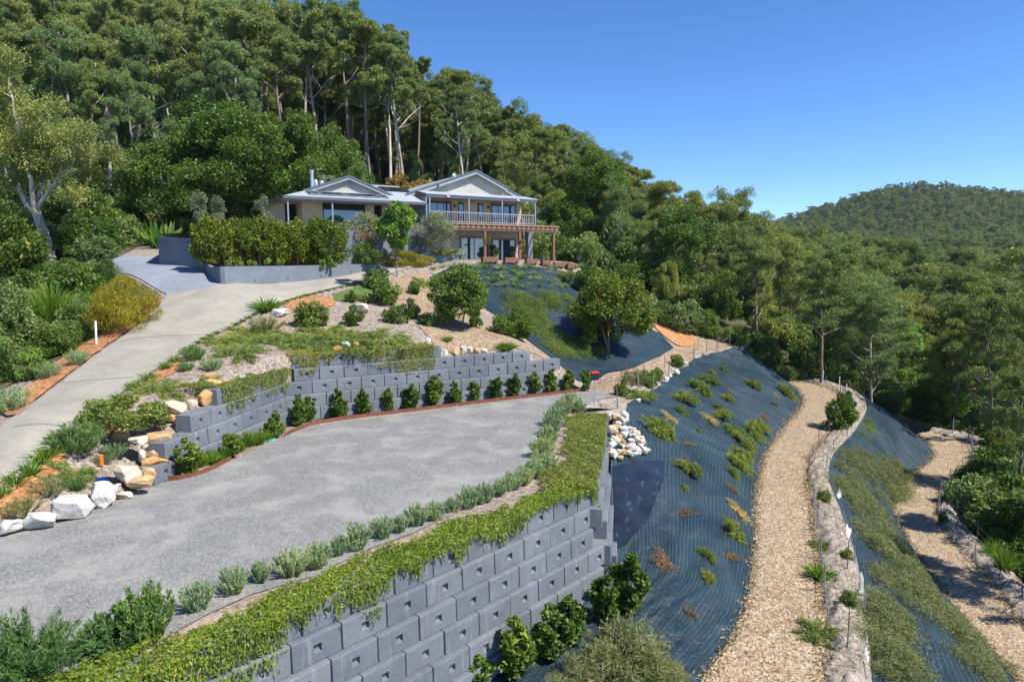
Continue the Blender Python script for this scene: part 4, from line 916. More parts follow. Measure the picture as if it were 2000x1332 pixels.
# ------------------------------------------------------------------ rows of planting round the pad
CONES = [cone_shrub(20 + i, 1900, .33, 1.4, .13, .075, M['lf_lilly']) for i in range(5)]
STEM = MB().tube([(0, 0, -.05), (0.01, 0, .35), (0, .01, .9)], [.02, .016, .008], 5).mesh('stem', M['bark_brown'])
def cone(px, py, hpx, k, label, group, wide=1.0, at=None):
    p = Vector(at) if at is not None else hit(px, py); s = hpx / ppm(p) / 1.42
    root = empty('cone_shrub', p, rng.random() * 6.28, (s * wide, s * wide, s)); tag(root, label, 'shrub', group)
    link('crown', CONES[k % 5], root); link('stem', STEM, root); return root
hedge_row = [(563, 822, 48), (600, 820, 50), (656, 814, 58), (706, 808, 54), (752, 802, 50), (798, 798, 52), (842, 792, 62), (882, 789, 48), (920, 782, 42), (962, 779, 47), (998, 774, 48), (1037, 769, 46), (1070, 765, 48), (1103, 762, 45), (1135, 760, 43)]
for k, (x, y, h) in enumerate(hedge_row):
    q = hit(x, y); cone(x, y, h * 1.02, k, f'{ORD[k]} cone-shaped shrub, counting from the left, in the row along the long block wall', 'cone-shaped shrubs along the long block wall', 1.7 if x == 798 else rng.uniform(1.05, 1.35), at=q + Vector(UN) * .38)
for k, (x, y, h, wd, lb) in enumerate(((354, 928, 78, 1.1, 'tall dark cone shrub at the lowest corner of the stepped block wall'), (404, 890, 45, 1.25, 'short ragged cone shrub behind the grassy tufts by the stepped wall'),
                                      (475, 850, 54, .9, 'slim dark cone shrub against the stepped block wall'), (512, 856, 46, 1.0, 'yellow-tipped cone shrub beside the teal box lid'), (538, 828, 62, 1.0, 'dark cone shrub where the two block walls meet'))):
    cone(x, y, h, k, lb, 'cone-shaped shrubs along the stepped wall', wd * 1.3, at=hit(x, y) + Vector(VN) * .3 if k == 0 else tuple((VW_O + VD * ((np.array(at_z(x, y, 0.0)) - VW_O) @ VD) + VN * 1.3)[:2]) + (-.02,))
plant('round_shrub', bush(31, (.42, .42, .42), 2600, .085, .06, M['lf_hedge']), 448, 884, 'round yellow-green shrub among the grass tufts below the stepped wall', 'shrub')
GT = [tuft(40 + i, 160, .45, .42, .022, M['lf_grass'], .1) for i in range(3)]
for k, (x, y) in enumerate(((372, 918), (388, 912), (402, 903), (418, 906), (424, 893), (440, 897), (452, 886), (466, 882), (482, 872), (494, 868), (505, 868), (522, 862), (540, 850), (380, 905), (410, 892), (434, 884))):
    plant('grass_tuft', GT[k % 3], x, y, 'bright green strappy grass tuft in the corner bed by the rusty edging', 'grass tuft', 'grass tufts in the corner bed', rng.uniform(1.2, 1.7))
plant('valve_box', MB().box(-.25, .25, -.16, .16, 0, .12).mesh('valve_box', M['plastic_teal'], bevel=.02), 526, 862, 'small teal plastic box lid at the edge of the gravel', 'valve box', rz=.5)
o = plant('flowering_plant', bush(33, (.3, .25, .3), 600, .07, .05, M['lf_white']), 535, 848, 'pale pink-white flowering plant at the end of the grassy bed', 'plant')

# lavender and rosemary row on the outer edge of the gravel
LAV = [needle_dome(50 + i, 2600, .36, .58, .085, .017, M['lf_lav'], 60) for i in range(3)]
ROS = needle_dome(55, 5200, .42, .8, .10, .022, M['lf_rosemary'], 60)
plant('rosemary_bush', ROS, 284, 1252, 'tall bright green rosemary bush, the taller of two at the near edge of the gravel', 'shrub', scale=1.4)
plant('rosemary_bush', ROS, 212, 1278, 'wide low rosemary bush beside the feathery shrub at the gravel edge', 'shrub', scale=(1.35, 1.35, 1.0))
lav = [(389, 1188, 58), (457, 1157, 52), (509, 1136, 40), (568, 1122, 55), (620, 1107, 48), (660, 1083, 38), (697, 1070, 50), (747, 1049, 40), (782, 1037, 32), (814, 1025, 40), (848, 1014, 36), (884, 999, 28), (915, 990, 38), (944, 981, 40), (976, 967, 32),
       (1000, 956, 36), (1025, 945, 38), (1043, 932, 36), (1062, 922, 44), (1060, 893, 40), (1068, 870, 38), (1076, 850, 36), (1084, 830, 36), (1097, 815, 36), (1113, 806, 36), (1133, 806, 24)]
for k, (x, y, h) in enumerate(lav):
    p = hit(x, y); s = h * 1.1 / ppm(p) / .6
    plant('lavender_bush', LAV[k % 3], x, y, f'{ORD[k]} grey-green lavender bush along the outer edge of the gravel, counting from the front', 'lavender', 'lavender bushes edging the gravel', (s * rng.uniform(.92, 1.12), s * rng.uniform(.92, 1.12), s * rng.uniform(.9, 1.1)), at=p)
# feathery shrub in the lower left corner
r = np.random.default_rng(61)
def feathery(seed, n, rad, h, L, W, m, arms=60):
    r = np.random.default_rng(seed); th = r.random(arms) * 6.283; q = r.random(arms)
    e = np.c_[np.cos(th) * rad * q, np.sin(th) * rad * q, h * (1 - .5 * q) * r.uniform(.5, 1, arms)]; i = r.integers(0, arms, n); s = .15 + .85 * r.random(n) ** .8
    c = e[i] * s[:, None] + r.normal(0, .06, (n, 3)) * (1.2 - s[:, None]) * 2; c[:, 2] = np.abs(c[:, 2]) + .02; a = e[i] + r.normal(size=(n, 3)) * .6
    V, F = leaf_quads(c, a, L, W, r); return mesh_np('foliage', V, F, m)
plant('feathery_shrub', feathery(61, 9000, 1.35, 1.35, .16, .02, M['lf_rosemary'], 80), 55, 1320, 'large feathery dark green shrub in the near corner of the gravel', 'shrub', scale=(1, .8, 1))

# creeper over the walls: leaves on the top and hanging down the face
def noise1(x, seed, f=.5):
    r = np.random.default_rng(seed); ph = r.random(6) * 6.28; return sum(np.sin(x * f * (1.7 ** i) + ph[i]) / (1.35 ** i) for i in range(6)) / 2.6
def creeper(name, label, O, D_, N_, s0, s1, back, hang, dens, m, seed, b=.152, L=.105, W=.032, mn=.3):
    r = np.random.default_rng(seed); area = (s1 - s0) * (back + hang); n = int(area * dens)
    s = r.uniform(s0, s1, n); t = r.uniform(-back, hang, n)
    dr = hang * np.clip(mn + .8 * noise1(s, seed) + .28 * noise1(s, seed + 9, 5.0) + r.normal(0, .06, n), .03, 1.15); br = back * np.clip(.82 + .3 * noise1(s, seed + 1, .8), .4, 1.05)
    keep = np.where(t > 0, (t < dr) & (r.random(n) < 1.05 - .75 * t / (dr + .01)), t > -br)
    thin = noise1(s * 1.3 + t * 2.1, seed + 2, 1.1) + r.normal(0, .25, n) > -.75; keep &= thin
    s, t = s[keep], t[keep]; n = len(s)
    onz = np.maximum(0, -t); dn = np.maximum(0, t)
    hump = .10 + .10 * noise1(s * 2 + t * 3, seed + 3, 1.2); hump = np.clip(hump, .03, .25)
    P = O[None] + D_[None] * s[:, None] - N_[None] * onz[:, None] + N_[None] * (np.floor(dn / .6) * b + .05 + r.random(n) * .12 * np.exp(-dn))[:, None]
    P[:, 2] += np.where(t > 0, -dn + .05, hump * r.uniform(.2, 1.1, n))
    a = np.where((t > 0)[:, None], r.normal(size=(n, 3)) * .5 + np.array([0, 0, -.9]) + N_ * .3, r.normal(size=(n, 3)) * np.array([1, 1, .5]) + N_ * .35)
    V, F = leaf_quads(P, a, L * r.uniform(.55, 1.3, n), W * r.uniform(.8, 1.3, n), r)
    o = link(name, mesh_np(name, V, F, m)); return tag(o, label, 'creeper')
O_ = lw_top(0) + np.array([0, 0, .0])
creeper('trailing_creeper', 'bright yellow-green creeper spilling over the front of the tall block wall', O_, LD, LN, -5.2, 10.6, 1.35, 1.2, 1500, M['lf_creeper'], 71)
creeper('trailing_creeper', 'broad mat of creeper on top of the side wall beside the rock heap', SW_O + np.array([0, 0, .02]), SD, SN, -.4, 11.0, 1.9, .4, 1150, M['lf_creeper2'], 74, .15)
u1 = UW_O + UN * UW_B - np.array([0, 0, .3])
creeper('trailing_creeper', 'olive creeper draping the top of the long block wall near the bend', u1, UD, UN, -1.2, 6.3, 1.7, 1.25, 1200, M['lf_creeper2'], 77, .16, mn=.68)
creeper('trailing_creeper', 'olive creeper sprawling over the upper end of the stepped wall return', VW_O + VD * 0 + VN * UW_B * 2 + np.array([0, 0, .9]), VD, VN, 1.6, 7.6, 2.6, 1.1, 1050, M['lf_creeper2'], 79, .16, mn=.55)

# shrubs at the foot of the tall wall
for k, (x, y, h, w_, lb) in enumerate(((938, 1340, 70, 1.5, 'low yellow-green shrub at the foot of the tall wall by the frame edge'), (1008, 1318, 120, 1.2, 'pointed dark shrub at the foot of the tall block wall'), (1070, 1280, 105, 1.25, 'full dark shrub beside the pointed one under the tall wall'),
                                      (1112, 1262, 112, 1.1, 'leafy shrub third from the wall corner under the tall wall'), (1178, 1216, 105, 1.15, 'dark narrow shrub second from the corner under the tall wall'), (1228, 1196, 125, 1.25, 'tall bright-topped shrub at the corner foot of the tall wall'))):
    cone(x, y, h, k, lb, 'shrubs at the foot of the tall wall', w_ * 1.12)

# ------------------------------------------------------------------ boulders and rocks
def rock(seed, m, n=22, box=.75):
    r = np.random.default_rng(seed); bm = bmesh.new()
    p = unit(r.normal(size=(n, 3))); q = np.sign(p) * np.abs(p) ** box; q /= np.abs(q).max()
    for v in q * r.uniform(.82, 1.0, (n, 1)): bm.verts.new(v * .5)
    g = bmesh.ops.convex_hull(bm, input=bm.verts); bmesh.ops.delete(bm, geom=[e for e in g['geom_interior'] if isinstance(e, bmesh.types.BMVert)], context='VERTS')
    bmesh.ops.dissolve_limit(bm, angle_limit=.25, verts=bm.verts, edges=bm.edges)
    bmesh.ops.bevel(bm, geom=list(bm.edges), offset=.035, segments=1, affect='EDGES', clamp_overlap=True)
    bmesh.ops.triangulate(bm, faces=bm.faces); bmesh.ops.subdivide_edges(bm, edges=bm.edges, cuts=2, use_grid_fill=True)
    from mathutils import noise as mn_
    for v in bm.verts:
        q3 = v.co * 3.1 + Vector((seed, 0, 0)); v.co += v.co.normalized() * (mn_.noise(q3) * .045 + mn_.noise(q3 * 3.3) * .022)
    bmesh.ops.recalc_face_normals(bm, faces=bm.faces); return bm_mesh('boulder', bm, m)
RK = {k: [rock(100 + 10 * i + j, M[k]) for j in range(4)] for i, k in enumerate(('rock_white', 'rock_sand', 'rock_orange', 'rock_pale'))}
WH, SA, OR_, PA = 'rock_white', 'rock_sand', 'rock_orange', 'rock_pale'
def boulder(px, py, w, h, kind, label, group, k, lift=0.0, depth=.9, d=None, name='boulder'):
    """px, py: centre in the photo; sits on the ground below it"""
    base = hit(px, py + h * .42) if d is None else Vector(at_d(px, py + h * .42, d))
    if name == 'boulder' and 252 < px < 312 and 850 < py < 950: base = Vector(at_d(px, py + h * .42, base.y - .75))
    s = ppm(base)
    o = link(name, RK[kind][k % 4], None, base + Vector((0, .25 * w / s, h / s * .42 + lift)), None, (w / s * 1.08, max(w, h) / s * depth, h / s * 1.12))
    o.rotation_euler = (rng.normal(0, .08), rng.normal(0, .08), rng.uniform(-.4, .4)); return tag(o, label, 'boulder' if name == 'boulder' else 'rock', group)
bl = [(11, 1033, 50, 32, WH, 'white boulder cut off by the left edge of the picture'), (68, 1022, 58, 36, WH, 'squat white boulder second from the left beside the gravel'), (130, 997, 78, 50, WH, 'largest broad white boulder beside the gravel'),
      (189, 972, 60, 52, WH, 'tall pointed white boulder in front of the shovel'), (220, 959, 32, 24, WH, 'small white boulder wedged beside the tall pointed one'), (236, 970, 38, 14, PA, 'flat cream slab at the edge of the gravel under the big grey boulder'),
      (244, 934, 58, 52, PA, 'big weathered grey-cream boulder behind the small white one'), (282, 926, 34, 26, SA, 'squarish tan boulder right of the big weathered one'), (268, 945, 60, 24, SA, 'long tan boulder lying on the gravel below the squarish one'),
      (298, 906, 56, 22, OR_, 'rusty orange flat slab jutting towards the block wall end'), (298, 888, 34, 22, SA, 'tan boulder stacked on the rusty orange slab'), (276, 890, 16, 26, PA, 'small upright cream stone left of the stacked tan boulder'),
      (288, 874, 48, 13, PA, 'thin cream slab capping the lower stack by the wall'), (306, 858, 58, 24, SA, 'long tilted tan boulder above the thin capping slab'), (266, 863, 44, 20, PA, 'pale boulder left of the long tilted tan one'),
      (232, 856, 38, 22, OR_, 'orange block set alone in the mulch by the fluffy shrub'), (348, 842, 50, 21, OR_, 'orange boulder on the second step of the block wall'), (350, 827, 38, 16, PA, 'cream slab lying on the orange boulder at the second step'),
      (333, 817, 30, 16, SA, 'small tan stone left of the cream slab'), (338, 798, 50, 24, PA, 'cream boulder on the third step beside the big leafy shrub'), (372, 792, 26, 22, PA, 'rounded cream boulder touching the big orange one'),
      (403, 780, 44, 36, OR_, 'big square orange boulder on the upper step of the block wall'), (411, 749, 44, 18, SA, 'brown-tan slab at the top end of the stepped wall'), (407, 738, 36, 16, OR_, 'orange slab stacked on the brown-tan one'),
      (438, 748, 14, 14, SA, 'small tan stone in the creeper at the stepped wall top'), (473, 740, 15, 13, WH, 'small white stone in the creeper at the stepped wall top'),
      (869, 690, 15, 18, WH, 'upright pale rock, first on top of the long block wall'), (886, 688, 26, 17, SA, 'dark-faced wide rock, second on top of the long block wall'), (904, 685, 17, 18, PA, 'pale rock, third on top of the long block wall'),
      (916, 685, 15, 17, PA, 'cream rock, fourth on top of the long block wall'), (929, 686, 22, 14, SA, 'low brownish rock, fifth on top of the long block wall'), (945, 686, 16, 12, PA, 'last small pale rock on top of the long block wall'),
      (658, 682, 18, 14, OR_, 'orange rock poking out of the creeper on the long wall'), (673, 676, 18, 18, WH, 'white rock next to the orange one in the creeper'), (695, 675, 12, 15, OR_, 'narrow orange-brown rock in the creeper beside the white one'), (835, 667, 14, 14, WH, 'white rock at the end of the draped creeper'),
      (545, 611, 42, 18, WH, 'long low white boulder under the strappy bush by the driveway'), (705, 603, 30, 21, PA, 'rounded cream boulder alone on the mulch bank'), (895, 683, 12, 8, PA, 'tiny pale stone behind the rocks on the wall')]
for k, (x, y, w, h, kd, lb) in enumerate(bl): boulder(x, y, w, h, kd, lb, None, k)
r = np.random.default_rng(5); pile = np.array([(1186, 812), (1206, 800), (1232, 830), (1262, 872), (1268, 890), (1235, 898), (1190, 902)])
k = 0
for gy in np.arange(812, 903, 9.0):
    for gx in np.arange(1184, 1272, 12.0):
        x, y = gx + r.uniform(-5, 5) + (gy % 2) * 5, gy + r.uniform(-4, 4)
        if in_poly([(x, y)], pile)[0]:
            s_ = r.uniform(.75, 1.35); kd = (WH, WH, PA, WH, PA, SA)[k % 6]
            boulder(x, y, 17 * s_, 13 * s_, kd, {WH: 'white angular rock in the heap beside the side wall', PA: 'cream angular rock in the heap beside the side wall', SA: 'tan angular rock in the heap beside the side wall'}[kd], 'rocks heaped beside the side wall', k, r.uniform(0, .12), 1.0, name='rock'); k += 1
for k, (x, y, w) in enumerate(((1247, 783, 14), (1362, 700, 14), (1340, 712, 16), (1322, 728, 14), (1300, 742, 18), (1310, 736, 10), (1378, 692, 10))):
    boulder(x, y, w, w * .7, WH, ['white stone half buried near the citrus shrub', 'white stone at the far fence corner', 'white stone lodged on the mat edge below the far stakes', 'white stone beside the small bush on the path edge', 'pale stone spilling onto the mat edge', 'tiny white stone on the mat edge', 'farthest white stone on the path edge'][k], 'white stones along the mat edge', k, name='rock')

# ------------------------------------------------------------------ hedge, garden shrubs and trees near the house
r = np.random.default_rng(8)
hb_ = []
hx = [(405, 60), (438, 58), (472, 62), (508, 64), (545, 64), (582, 66), (618, 62), (652, 60)]
for k, (px, _) in enumerate(hx):
    # planter bed lies between the two grey walls
    d = 46.2 + (px - 400) / 255 * 3.6; p = at_d(px, 519, d); p = (p[0], p[1], 7.2)
    me = bush(200 + k, (1.15, 1.1, 1.72), 6500, .15, .10, M['lf_hedge'], 46, .34, .5, name='crown')
    root = empty('hedge_bush', p, r.random() * 6); tag(root, f'{ORD[k]} dense yellow-green hedge bush, from the left, above the curved planter wall', 'hedge', 'hedge bushes above the curved planter wall')
    link('crown', me, root, (0, 0, .25)); link('trunk', MB().tube([(0, 0, -.1), (.03, 0, .8), (0, .03, 1.6)], [.07, .06, .04], 6).mesh('trunk', M['bark_grey']), root)
for k, (x, y) in enumerate(((448, 520), (467, 519), (492, 520), (525, 520), (548, 519), (632, 519), (650, 520))):
    d = 44.6 + (x - 448) / 202 * 3.6; p = at_d(x, y, d); plant('bedding_plant', bush(230 + k, (.28, .28, .35), 350, .12, .07, M['lf_maple'], 6), x, y, f'{ORD[k]} small pale bedding plant in front of the hedge, from the left', 'plant', 'bedding plants under the hedge', at=(p[0], p[1], 7.2))
def sized_tree(name, pair, h0, px, py, top, label, d=None, wide=1.0, cat='tree', group=None):
    p = hit(px, py) if d is None else Vector(at_d(px, py, d)); s = (py - top) / ppm(p) / h0
    return tree(name, pair, p, label, group, (s * wide, s * wide, s), cat=cat)
T_maple = leafy(300, 5.0, (1.25, 1.25, 1.75), 3.15, 4200, .26, .17, M['lf_maple'], M['bark_grey'], 26, .36, 1, .010)
sized_tree('young_tree', T_maple, 5.0, 776, 541, 394, 'slender bright green young tree standing in front of the house', wide=1.05)
T_small = leafy(301, 2.8, (.8, .8, .75), 1.9, 2200, .2, .07, M['lf_lush'], M['bark_brown'], 16, .4, 1, .012)
sized_tree('young_tree', T_small, 2.65, 713, 560, 474, 'small drooping-leaved tree beside the planter wall end', wide=1.1)
T_round = leafy(302, 4.0, (1.85, 1.85, 1.9), 1.95, 17000, .17, .10, M['lf_lilly'], M['bark_brown'], 90, .26, 1, .018)
sized_tree('round_tree', T_round, 3.85, 898, 640, 518, 'round leafy tree on the mulch bank above the long block wall', wide=1.0)
T_big = leafy(303, 5.5, (3.0, 3.0, 2.6), 2.8, 26000, .21, .12, M['lf_hedge'], M['bark_brown'], 95, .25, 2, .02)
sized_tree('spreading_tree', T_big, 5.45, 1190, 688, 537, 'dark spreading tree on the upper weed mat near the chip path', wide=1.0)
OL = leafy(304, 3.4, (.75, .75, 1.2), 2.1, 2600, .14, .05, M['lf_olive'], M['bark_grey'], 18, .38, 1, .01)
for px, py, top, d, lb in ((516, 420, 362, 50.5, 'grey olive tree in front of the left verandah'), (425, 420, 362, 51.5, 'grey olive tree left of the house behind the hedge'), (392, 440, 372, 52, 'blue-grey shrub tree at the end of the hedge by the timber frame')):
    p = Vector(at_d(px, py, d)); p.z = 9.7; s = (py + 15 - top) / ppm(p) / 3.4; tree('olive_tree', OL, p, lb, 'olive trees by the house', (s, s, s))
BB = leafy(305, 4.2, (2.0, 1.7, 1.7), 2.2, 7000, .22, .05, M['lf_olive'], M['bark_grey'], 34, .32, 3, .012)
sized_tree('bottlebrush', BB, 4.0, 848, 500, 412, 'grey-green bottlebrush thicket beside the balcony', 55.9, cat='shrub', wide=1.05)
plant('bushy_shrub', bush(306, (1.7, 1.3, 1.0), 4200, .14, .08, M['lf_olive'], 24, .36), 0, 0, 'pale variegated shrub spilling over the grey wall by the big window', 'shrub', at=at_d(706, 462, 53.0))
plant('climbing_plant', bush(307, (1.1, .35, .8), 900, .14, .08, M['lf_bronze'], 16, .4), 0, 0, 'thin reddish climber hanging on the bright grey wall', 'climber', at=at_d(715, 488, 51.9))
plant('weeping_ground_shrub', bush(308, (2.5, 1.1, .62), 9000, .2, .03, M['lf_yellow'], 26, .36, style='droop'), 0, 0, 'dense weeping yellow-green mound beside the pale terrace wall', 'shrub', at=drop(*at_d(790, 516, 53.4)[:2]), rz=.5)
plant('flowering_plant', bush(309, (.5, .35, .25), 500, .1, .06, M['lf_straw']), 0, 0, 'yellow flowering clump left of the weeping mound', 'plant', at=drop(*at_d(748, 512, 52.6)[:2]))
AG = tuft(310, 90, .9, 1.5, .10, M['lf_olive'], .05, .9)
for k, (x, d) in enumerate(((872, 55.9), (884, 56.8), (862, 55.6))):
    p = at_d(x, 492, d); plant('agave', AG, 0, 0, f'{("spiky pale agave in the terrace planter nearest the doors", "spiky pale agave at the planter end by the glass", "spiky pale agave against the bottlebrush")[k]}', 'agave', at=(p[0], p[1], 8.2), scale=.95)
CH = MB(); CH.box(-.25, .25, -.25, .25, .38, .44); CH.box(-.25, .25, .2, .25, .44, .9); 
for sx in (-.22, .22):
    for sy in (-.22, .22): CH.box(sx - .02, sx + .02, sy - .02, sy + .02, 0, .379)
def chair(p, lb, rz):
    root = empty('garden_chair', p, rz); tag(root, lb, 'chair')
    MB().box(-.25, .25, -.25, .25, .38, .44).obj('seat', M['post'], root); MB().box(-.25, .25, .2, .25, .45, .95).obj('backrest', M['post'], root)
    for sx in (-.22, .22):
        for sy in (-.22, .22): MB().box(sx - .02, sx + .02, sy - .02, sy + .02, 0, .379).obj('leg', M['post'], root)
chair(tuple(hp(2.6, -.9, -3.15)), 'grey garden chair on the lower terrace beside the glass door', .5)
tb = empty('patio_table', tuple(hp(8.4, -.8, -3.15))); tag(tb, 'dark patio table under the pergola', 'table')
MB().box(-.7, .7, -.4, .4, .68, .73).obj('tabletop', M['timber'], tb)
for sx in (-.6, .6):
    for sy in (-.3, .3): MB().box(sx - .03, sx + .03, sy - .03, sy + .03, 0, .679).obj('leg', M['timber'], tb)
POT = MB().tube([(0, 0, 0), (0, 0, .4)], [.16, .24], 10).mesh('pot', M['fascia'])
for u, v, lb in ((11.6, -1.5, 'potted bushy plant on the terrace right of the grey column'), (9.2, -3.2, 'tall potted plant between the right pergola posts'), (6.9, 1.4, 'dark potted plant beside the right lower glass door'), (12.9, -3.4, 'potted plant beyond the last pergola post')):
    root = empty('potted_plant', tuple(hp(u, v, -3.15))); tag(root, lb, 'potted plant'); link('pot', POT, root)
    link('foliage', bush(int(u * 10), (.5, .5, .6), 700, .2, .08, M['lf_lush'], 10), root, (0, 0, .35))
for u, lb in ((3.9, 'hanging basket on the left pergola post'), (7.32, 'hanging basket on the middle pergola post')):
    root = empty('hanging_basket', tuple(hp(u + .05, -2.85, -1.75))); tag(root, lb, 'hanging basket'); link('foliage', bush(int(u * 7), (.28, .28, .25), 260, .1, .05, M['lf_bronze'], 6), root); MB().tube([(0, 0, .3), (0, .1, .9)], [.01, .01], 4).obj('wire', M['dark'], root)
BAN = tuft(318, 26, 2.6, 2.0, .38, M['lf_maple'], .18, .8)
for k, (x, d) in enumerate(((315, 59), (332, 60.5), (300, 61))):
    plant('banana_plant', BAN, 0, 0, ('broad-leaved banana plant behind the low garden wall', 'broad-leaved banana plant nearest the tall grey wall end', 'broad-leaved banana plant at the back of the wall bed')[k], 'plant', at=drop(*at_d(x, 500, d)[:2]))
# timber gate frame left of the hedge
gf = empty('timber_frame', tuple(at_d(420, 440, 52))); gf.location.z = 9.4; tag(gf, 'orange-brown timber post frame by the blue-grey shrubs left of the hedge', 'fence')
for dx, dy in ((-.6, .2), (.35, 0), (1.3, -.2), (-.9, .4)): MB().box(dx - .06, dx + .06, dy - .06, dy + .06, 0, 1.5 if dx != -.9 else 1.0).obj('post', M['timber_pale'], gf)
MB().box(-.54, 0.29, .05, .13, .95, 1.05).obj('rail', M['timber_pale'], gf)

# ------------------------------------------------------------------ garden bank planting
STR = [tuft(320 + i, 150, .6, .75, .05, M['lf_grass'], .12, .8) for i in range(3)]
BK = {'grass': STR[0], 'fine': needle_dome(330, 2600, .55, .7, .14, .016, M['lf_rosemary'], 70), 'fine_grey': needle_dome(331, 2200, .5, .6, .13, .015, M['lf_lav'], 60), 'leafy': bush(332, (.6, .6, .5), 1900, .12, .07, M['lf_lilly'], 16), 'upright': bush(333, (.5, .5, .6), 1600, .2, .05, M['lf_lush'], 12, style='up'),
      'grey': needle_dome(334, 1800, .5, .5, .1, .014, M['lf_grev2'], 60), 'big': bush(335, (1.0, 1.0, .72), 7000, .11, .05, M['lf_grev'], 34, .3), 'low': spray(336, 2600, .8, .7, .28, .16, .018, M['lf_grev'])}
HB = {'grass': .7, 'fine': .7, 'fine_grey': .62, 'leafy': .95, 'upright': 1.1, 'grey': .52, 'big': 1.45, 'low': .32}
bank = [(521, 608, 38, 'grass', 'big strappy clump beside the driveway above the white boulder'), (247, 838, 78, 'big', 'large fluffy green shrub beside the driveway edge and boulders'), (152, 882, 60, 'fine', 'wispy blue-green shrub near the lily clumps'), (225, 890, 32, 'fine_grey', 'grey feathery shrub above the big weathered boulder'),
        (140, 930, 28, 'low', 'low green grevillea in the mulch left of the shovel'), (95, 965, 36, 'grey', 'grey dry-looking shrub behind the white boulders'), (40, 1005, 40, 'grey', 'grey shrub above the leftmost white boulder'), (150, 955, 24, 'fine', 'dark low shrub behind the largest white boulder'), (200, 905, 22, 'grey', 'thin grey seedling shrub beside the shovel'),
        (410, 762, 22, 'low', 'dark green low shrub under the brown-tan slab'), (378, 702, 30, 'fine', 'round dark green shrub on the bank near the driveway'), (362, 724, 20, 'fine', 'small tufted green shrub by the orange mulch patch'), (412, 722, 28, 'fine_grey', 'blue-grey shrub above the creeper on the stepped wall'), (318, 762, 30, 'low', 'spreading green shrub beside the orange mulch patch'),
        (606, 638, 48, 'leafy', 'upright leafy shrub on the grey mulch below the orange circle'), (520, 648, 34, 'grey', 'wispy grey shrub left of the leafy shrub on the bank'), (692, 635, 36, 'upright', 'light green shrub beside the rounded cream boulder'), (745, 592, 46, 'leafy', 'dense dark shrub on the bank under the small drooping tree'), (737, 562, 36, 'leafy', 'dark shrub at the foot of the small drooping tree'),
        (686, 591, 22, 'upright', 'small bright shrub on the turf patch edge'), (713, 588, 18, 'grey', 'small grey shrub beside the dark shrub on the bank'), (806, 574, 24, 'upright', 'small bright green plant high on the chip mulch bank'), (775, 630, 34, 'leafy', 'wide grassy shrub left of the round leafy tree'), (800, 622, 36, 'upright', 'tall grassy shrub beside the round leafy tree'),
        (838, 634, 24, 'leafy', 'small shrub in the shade of the round leafy tree'), (930, 640, 26, 'upright', 'strappy plant right of the round tree trunk'), (975, 650, 34, 'leafy', 'bright grassy shrub at the mat edge right of the round tree'), (1008, 662, 56, 'upright', 'tall leafy stalk plant on the edge of the upper mat'), (988, 684, 26, 'grass', 'small broad-leaved plant above the wall top right end'),
        (873, 666, 16, 'grass', 'tiny plant on the chips above the wall rocks'), (828, 555, 14, 'low', 'tiny green cushion at the top of the chip bank'), (640, 652, 26, 'low', 'low green mound, right of the leafy shrub above the creeper'), (560, 668, 30, 'low', 'dark grevillea mound above the creeper, left part'), (600, 672, 30, 'low', 'dark grevillea mound above the creeper, middle left'), (650, 674, 30, 'low', 'dark grevillea mound above the creeper, middle'), (700, 672, 32, 'low', 'dark grevillea mound above the creeper, middle right'), (750, 668, 32, 'low', 'dark grevillea mound above the creeper, right part'),
        (470, 690, 28, 'low', 'spreading grevillea on the bank above the stepped wall'), (500, 668, 26, 'low', 'spreading grevillea left of the dark mounds'), (440, 668, 24, 'low', 'green mat-forming grevillea near the driveway edge'), (485, 650, 20, 'low', 'thin grevillea patch below the strappy clump')]
for k, (x, y, h, kd, lb) in enumerate(bank):
    p = hit(x, y); s = h / ppm(p) / HB[kd]
    if kd == 'low': s *= .8; sc_ = (s * 1.25, s * 1.25, s * .75)
    else: sc_ = (s * 1.4, s * 1.4, s) if kd == 'big' else (s * 1.15, s * 1.15, s)
    plant('garden_shrub' if kd != 'grass' else 'strappy_plant', BK[kd], x, y, lb, 'shrub' if kd != 'grass' else 'plant', 'shrubs on the garden bank', sc_, at=p, align=kd == 'low')
# edging tufts and lilies along the driveway
LIL = [tuft(340 + i, 60, .5, .55, .035, M['lf_grass'], .12, .9) for i in range(2)]
ep = [(5, 962, 28), (30, 942, 30), (58, 922, 30), (82, 900, 32), (100, 885, 30), (118, 868, 34), (135, 852, 28), (168, 828, 26), (195, 805, 24), (235, 778, 22), (262, 757, 20), (290, 738, 20), (322, 716, 18), (340, 703, 16)]
for k, (x, y, h) in enumerate(ep):
    p = hit(x, y + 4); plant('lily_clump', LIL[k % 2], x, y, f'{ORD[k]} green lily clump along the right edge of the driveway, from the bottom', 'lily', 'lily clumps edging the driveway', h / ppm(p) / .42, at=p)
MON = tuft(345, 110, .22, .3, .02, M['lf_grass'], .1, .9)
pts = smooth_poly([(352, 690), (385, 668), (420, 650), (455, 636), (500, 612), (545, 592), (600, 576), (660, 562), (720, 549)], 30)
for k, (x, y) in enumerate(pts): plant('edging_tuft', MON, x, y + 2, f'{ORD[k]} low grass tuft edging the upper driveway curve, from the left', 'grass tuft', 'low grass tufts edging the upper driveway', rng.uniform(.8, 1.3))
